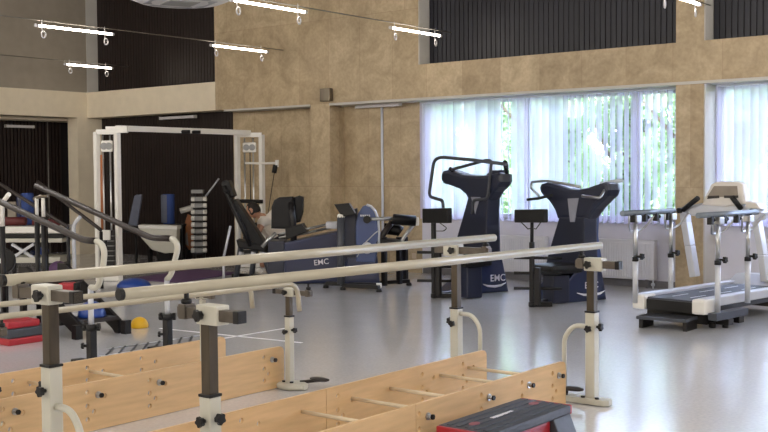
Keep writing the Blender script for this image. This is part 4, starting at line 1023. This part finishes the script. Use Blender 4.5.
# cream padded piece
P = PZ(157, 266)
t = T('padded_couch', 'cream angular padded couch end behind the dark handrail', 'couch', (P.x, P.y, 0))
t.part('cushion', poly([(138.5, 227), (177, 228), (176, 252.5), (165, 253.5), (152, 250), (141, 238)], P, 0, .3, .02), 'cream_paint')
t.part('top_pad', poly([(138, 225), (177.5, 226), (177.3, 229.5), (138.5, 228.5)], P, -.02, .34, .012), 'white_paint')
for x in (150, 172): t.part('leg', MB().bar(PV(x, 249, P, .2), V3((PV(x, 249, P, .2).x, PV(x, 249, P, .2).y, 0)), .06, .06), 'black_metal')
P = PZ(134, 265)
t = T('backrest_chair', 'black chair with tilted narrow backrest before the dark slatted wall', 'chair', (P.x, P.y, 0))
t.part('backrest', poly([(127.5, 226), (134, 196), (136, 194.5), (141.5, 194.5), (141.5, 198), (137, 227)], P, .1, .08, .02), 'grey_foam')
t.part('seat', poly([(118, 227), (138, 226), (138, 232), (119, 233)], P, -.2, .45, .02), 'vinyl')
for x, bk in ((121, -.15), (136, -.15), (121, .2), (136, .2)): q = PV(x, 232, P, bk); t.part('leg', MB().tube([q, (q.x, q.y, 0)], .02, 8), 'black_metal')
# ------------------------------------------------------------- stairs and rails at the left
pB4, pC4 = PZ(92, 366), PZ(168, 353)
t = T('training_staircase', 'dark training staircase with sloping brown handrails at far left', 'training stairs', (pB4.x-.4, (pB4.y+pC4.y)/2, 0))
def stair_rail(p, q0, q1, hx, bend, postpx, blk):
    a, b = PY(*q0, p.y), PY(*q1, p.y); c = PY(*hx, p.y)
    t.part('handrail', MB().tube([a, b, c], .026, 12, True, .08), 'brown_dark')
    pts = [c]+[PY(*s, p.y) for s in bend]
    zk = blk
    top = V3((p.x, p.y, zk+.32))
    t.part('bent_handle', MB().tube(pts+[top], .024, 10, True, .07), 'cream_paint')
    t.part('inner_post', MB().tube([top, V3((p.x, p.y, zk-.05))], .022, 10), 'silver_paint')
    lo = t.part('post', MB().box(p.x-.03, p.x+.03, p.y-.03, p.y+.03, .0, zk, .004), 'black_metal')
    m = MB().lathe((p.x, p.y, zk-.02), [(.045, 0), (.045, .05)], 12); t.part('clamp', m, 'black', lo)
    for s in (-1, 1): m = MB().tube([(p.x, p.y, zk+.01), V3((p.x, p.y, zk+.01))+RH*s*.05], .012, 8); m.knob(V3((p.x, p.y, zk+.01))+RH*s*.045, RH*s, .032, .025); t.part('knob', m, 'black', lo)
    m = MB().tube([V3((p.x, p.y, zk-.14)), V3((p.x, p.y, zk-.14))-RH*.07], .012, 8); m.knob(V3((p.x, p.y, zk-.14))-RH*.06, -RH, .025, .02); t.part('knob', m, 'black', lo)
    t.part('foot', MB().cbox((p.x-.06, p.y, .02), .3, .1, .04, 0, .008), 'black_metal')
    return a
stair_rail(pB4, (-45, 181), (83, 240), (96, 241), [(102, 244), (104.5, 252), (103, 268), (98, 288)], 92, .3)
stair_rail(pC4, (36, 185.5), (151, 238), (171, 238.5), [(176, 241), (178, 248), (175, 260), (171, 275)], 168, .3)
for px in (36.5, 43):
    q = PY(px, 195, pC4.y); t.part('post', MB().tube([(q.x, q.y, 0), (q.x, q.y, PY(px, 217, pC4.y).z)], .024, 10), 'black_metal')
    t.part('inner_post', MB().tube([(q.x, q.y, PY(px, 218, pC4.y).z), (q.x, q.y, PY(px, 198, pC4.y).z)], .017, 10), 'white_paint')
t.part('handle_bracket', MB().tube([PY(34, 199, pC4.y), PY(40, 196.5, pC4.y), PY(48, 196, pC4.y)], .016, 8), 'steel')
q = PY(2, 200, pB4.y+.6); t.part('post', MB().tube([(q.x, q.y, 0), (q.x, q.y, q.z-.25)], .024, 10), 'black_metal')
t.part('bent_handle', MB().tube([(q.x, q.y, q.z-.26), (q.x, q.y, q.z-.03), PY(9, 194, pB4.y+.6)], .022, 10, True, .05), 'white_paint')
# steps: rise towards the left wall
s0 = PZ(78, 339); s1 = PZ(127, 333.5); wy = s1.y-s0.y; rise, run = .165, .27
for yy in (s0.y, s1.y-.04):
    m = MB().prism([(s0.x+.02, yy, 0), (s0.x+.02, yy, .13), (s0.x-3*run, yy, .13+3*rise), (s0.x-3*run-.12, yy, .13+3*rise), (s0.x-3*run-.12, yy, 3*rise+.03), (s0.x-.08, yy, .04), (s0.x-.04, yy, 0)], (0, .04, 0), .004); t.part('stringer', m, 'black_metal')
for k in range(3):
    m = MB().box(s0.x-(k+1)*run-.05, s0.x-k*run+.03, s0.y+.04, s1.y-.04, rise*(k+1)-.03, rise*(k+1), .005); tr_ = t.part('tread', m, 'charcoal')
    t.part('nosing', MB().box(s0.x-k*run+.005, s0.x-k*run+.034, s0.y+.045, s1.y-.045, rise*(k+1)-.034, rise*(k+1)+.004, .004), 'brown_dark', tr_)
q0 = s0+V3((-3*run-.12, 0, 0))
0 and t.part('platform', MB().box(q0.x-.9, q0.x, s0.y, s1.y, 4*rise-.03, 4*rise+.02, .005), 'charcoal')
for x in (q0.x+.03,):
    for y in (s0.y+.03, s1.y-.03): t.part('leg', MB().box(x-.025, x+.025, y-.025, y+.025, 0, 3*rise-.03), 'black_metal')
for p in (s0, s1): t.part('front_foot', MB().box(p.x-.03, p.x+.04, p.y-.05, p.y+.02, 0, .13, .004), 'black_metal')
# farther thin rails
yf = pC4.y+2.0
t = T('ramp_rail', 'thin dark rails sloping down behind the staircase toward the white cable machine', 'handrail', (PY(70, 228, yf).x, yf, 0))
for (q0, q1), dy in ((((-30, 165), (68, 227)), 0), (((37.5, 181.5), (101, 230)), .9)):
    t.part('handrail', MB().tube([PY(*q0, yf+dy), PY(*q1, yf+dy)], .024, 10), 'brown_dark')
    q = PY(*q1, yf+dy); t.part('post', MB().tube([(q.x, q.y, 0), (q.x, q.y, q.z-.02)], .022, 10), 'black_metal')
    q = PY(q0[0]+8, q0[1]+5, yf+dy); t.part('post', MB().tube([(q.x, q.y, 0), (q.x, q.y, q.z-.02)], .022, 10), 'black_metal')
q = PY(73.5, 222, yf); t.part('bent_handle', MB().tube([(q.x, q.y, .02), (q.x, q.y, q.z-.03), PY(80, 217, yf)], .024, 10, True, .06), 'silver_paint')

# treatment couch with things on it
P = PZ(32, 279)
t = T('treatment_couch', 'white treatment couch with crossed legs behind the staircase at far left', 'couch', (P.x, P.y, 0))
zt = PV(30, 226, P).z
t.part('mattress', poly([(3, 226.5), (62, 226.5), (62, 233.5), (3, 233.5)], P, 0, .7, .02), 'white_paint')
t.part('frame', poly([(1, 234), (63, 234), (63, 238), (1, 238)], P, .03, .62, .008), 'black_metal')
t.part('lower_frame', poly([(1, 238.5), (62, 238.5), (62, 242.5), (1, 242.5)], P, .02, .62, .008), 'cream_paint')
for bk in (.08, .6):
    t.part('cross_leg', MB().bar(PV(12, 244, P, bk), PV(34, 258, P, bk), .05, .04), 'silver_paint'); t.part('cross_leg', MB().bar(PV(34, 244, P, bk-.045), PV(12, 258, P, bk-.045), .05, .04), 'silver_paint')
t.part('base_frame', poly([(10, 257.5), (60, 257.5), (60, 263), (10, 263)], P, .0, .62, .008), 'cream_paint')
for x in (14, 57):
    for bk in (.06, .56): q = PV(x, 262, P, bk); t.part('leg', MB().tube([q, (q.x, q.y, 0)], .03, 8), 'black_metal')
def onc(x, bk=.3): q = PV(x, 226.5, P, bk); return V3((q.x, q.y, zt))
for (x0, x1, y, bk, lb) in ((0, 26, 217, .12, 'long dark red bolster on the white couch under the blue roll'), (33, 60, 219, .12, 'dark red bolster on the white couch right of the blue roll')):
    a, b = onc(x0, bk), onc(x1, bk); r = (PV(x0, y, P, bk).z-zt)/2
    single('bolster', MB().tube([a+V3((0, 0, r)), b+V3((0, 0, r))], r, 14), 'red_dark', lb, 'bolster', (a+b)/2, 'red bolsters')
zq = PV(20, 217, P, .18).z
q = onc(28, .42); q.z = zt
single('foam_roller', MB().lathe(q, [(.085, 0), (.09, .01), (.09, PV(28, 194, P, .42).z-zt), (.08, PV(28, 193, P, .42).z-zt)], 20), 'blue_foam', 'upright blue foam roll standing on the couch at far left behind the rails', 'foam roller', q)
q = onc(20.8, .5); single('foam_roller', MB().lathe(q, [(.05, 0), (.055, .01), (.055, PV(24, 195, P, .5).z-zt), (.05, PV(24, 194, P, .5).z-zt)], 20), 'navy', 'narrow dark blue roll standing beside the upright blue roll on the couch', 'foam roller', q)
q = onc(12.5, .55); single('cardboard_box', MB().cbox(q+V3((0, 0, .17)), .12, .12, .34, YAW+.2, .01), 'grey_wall', 'tall grey-brown box on the couch left of the blue rolls', 'box', q)
zs = PV(40, 257.5, P).z
def ball(name, c, r, m_, label, cat, k=1., group=None):
    mb = MB(); bmesh.ops.create_icosphere(mb.bm, subdivisions=3, radius=r, matrix=Matrix.Translation(V3(c)+V3((0, 0, r*k))))
    for v in mb.bm.verts: v.co.z = c[2]+(v.co.z-c[2])*k
    for f in mb.bm.faces: f.smooth = True
    return single(name, mb, m_, label, cat, c, group)
def dome(name, c, r, h, m_, label, cat, base=None, spikes=0):
    prof = [(r*.96, .0)]+[(r*cos(a), .012+(h-.012)*sin(a)) for a in [k*pi/2/9 for k in range(9)]]+[(.004, h)]
    if not base and not spikes: return single(name, MB().lathe(c, prof, 28), m_, label, cat, c)
    t = T(name, label, cat, c); d = t.part('dome', MB().lathe(V3(c)+V3((0, 0, .03 if base else 0)), prof, 28), m_)
    if base: t.part('base_plate', MB().lathe(c, [(r*.9, 0), (r*1.03, .012), (r*1.03, .035), (r*.98, .04)], 28), base)
    return t.o
q = PV(44, 252, P, .3); q.z = zs; ball('exercise_ball', q, .072, 'blue', 'blue exercise ball on the lower frame of the white couch', 'ball')
q = PV(33, 255, P, .3); q.z = zs; ball('exercise_ball', q, .045, 'navy', 'small dark blue ball left of the blue ball on the couch frame', 'ball')
q = PV(58.5, 268, P, -.25); q.z = 0; ball('spiky_ball', q, .14, 'purple', 'purple ball on the floor at the right end of the white couch', 'ball')
P = PZ(5, 322)
t = T('flywheel_trainer', 'black disc with white hub on a stand at the left edge above the long handrail', 'exercise machine', (P.x, P.y, 0))
c = PV(2.5, 260.5, P)
dd = t.part('disc', MB().disc(c, NH, PV(14.5, 260, P).x and (PV(15.5, 260, P)-c).length, .06, 32, .015), 'black'); t.part('hub', MB().disc(c-NH*.035, NH, .025, .03, 14, .004), 'white', dd)
t.part('stand', MB().bar(c+NH*.06, V3((P.x, P.y, .03)), .06, .05), 'black_metal'); t.part('foot', MB().cbox((P.x, P.y, .02), .4, .3, .04, YAW, .01), 'black_metal')
# small floor things
q = PZ(104, 316, rise); q = V3((s0.x-run*.55, s0.y+.25, rise))
q = PZ(80, 319, rise*2); dome('balance_dome', V3((s0.x-.42*run, (s0.y+s1.y)/2, rise+.005)), .13, .15, 'blue', 'blue half-ball balance dome standing on a stair tread', 'balance dome')
q = PZ(134, 289.5); dome('balance_dome', q, .22, .12, 'blue', 'blue balance dome on the floor behind the nearest handrail end, by the purple mat', 'balance dome', 'charcoal')
q = PZ(139.5, 327.5); dome('half_ball', q, .088, .105, 'yellow', 'yellow rubber half-ball on the grey floor', 'half ball')
a, b, c_, d = PZ(128, 279.5), PZ(178, 283), PZ(240, 273.5), PZ(196, 269.5)
q = (a+c_)/2
m = MB().prism([a+V3((0, 0, .002)), b+V3((0, 0, .002)), c_+V3((0, 0, .002)), d+V3((0, 0, .002))], (0, 0, .012), .003)
single('exercise_mat', m, 'purple', 'purple exercise mat on the floor before the dumbbell rack', 'mat', q)
q = V3((s0.x-1.5*run, (s0.y+s1.y)/2-.05, 2*rise+.001)); t = T('foam_block', 'small red cushion lying on a tread of the dark staircase', 'cushion', q); t.part('cushion', MB().cbox(q+V3((0, 0, .075)), .16, .14, .15, YAW, .03), 'red'); t.part('strap', MB().cbox(q+V3((0, 0, .075))+RH*.085, .03, .145, .15, YAW, .01), 'black')
# stacked step at left
c = PZ(9, 346.5); e = PZ(46, 340.5); L_ = e.y-c.y
t = T('aerobic_step', 'red and charcoal step platform on raised blocks at the left edge', 'step platform', (c.x-.3, c.y+L_/2, 0))
t.part('base_block', MB().box(c.x-.7, c.x, c.y, c.y+L_+.08, 0, .06, .012), 'red')
t.part('riser', MB().box(c.x-.68, c.x-.01, c.y+.0, c.y+L_+.06, .06, .145, .015), 'charcoal')
t.part('deck', MB().box(c.x-.68, c.x-.02, c.y+.01, c.y+L_-.06, .145, .21, .02), 'red')
t.part('end_cap', MB().box(c.x-.7, c.x-.6, c.y-.015, c.y+L_, .02, .215, .02), 'black')
# tape lines and agility ladder
def tape(p, q, w, label):
    a, b = PZ(*p), PZ(*q); n = V3((0, 0, 1)).cross((b-a).normalized())*w/2
    single('tape_line', MB().prism([a-n+V3((0, 0, .001)), b-n+V3((0, 0, .001)), b+n+V3((0, 0, .001)), a+n+V3((0, 0, .001))], (0, 0, .002)), 'white', label, 'tape', (a+b)/2, 'white floor tape')
tape((160, 328.5), (302, 343), .035, 'long white tape line on the floor crossing behind the low post')
tape((216, 339.8), (285, 328.5), .035, 'short white tape line on the floor crossing the longer one')
t0, t1 = PZ(100, 357), PZ(205, 341)
t = T('agility_ladder', 'dark rung ladder with pale straps lying flat on the floor behind the farther plywood lane', 'ladder', (t0+t1)/2)
u_ = (t1-t0); rd = (PZ(121, 345)-PZ(114.5, 352)); rd.z = 0
for s in (0, 1): m = MB().bar(t0+rd*s*1.0+V3((0, 0, .006)), t1+rd*s*1.0+V3((0, 0, .006)), .03, .004, 0); t.part('strap', m, 'silver_paint')
for k in range(9):
    a = t0+u_*(k+.5)/9; t.part('rung', MB().bar(a+V3((0, 0, .01)), a+rd+V3((0, 0, .01)), .016, .008, .002), 'charcoal')
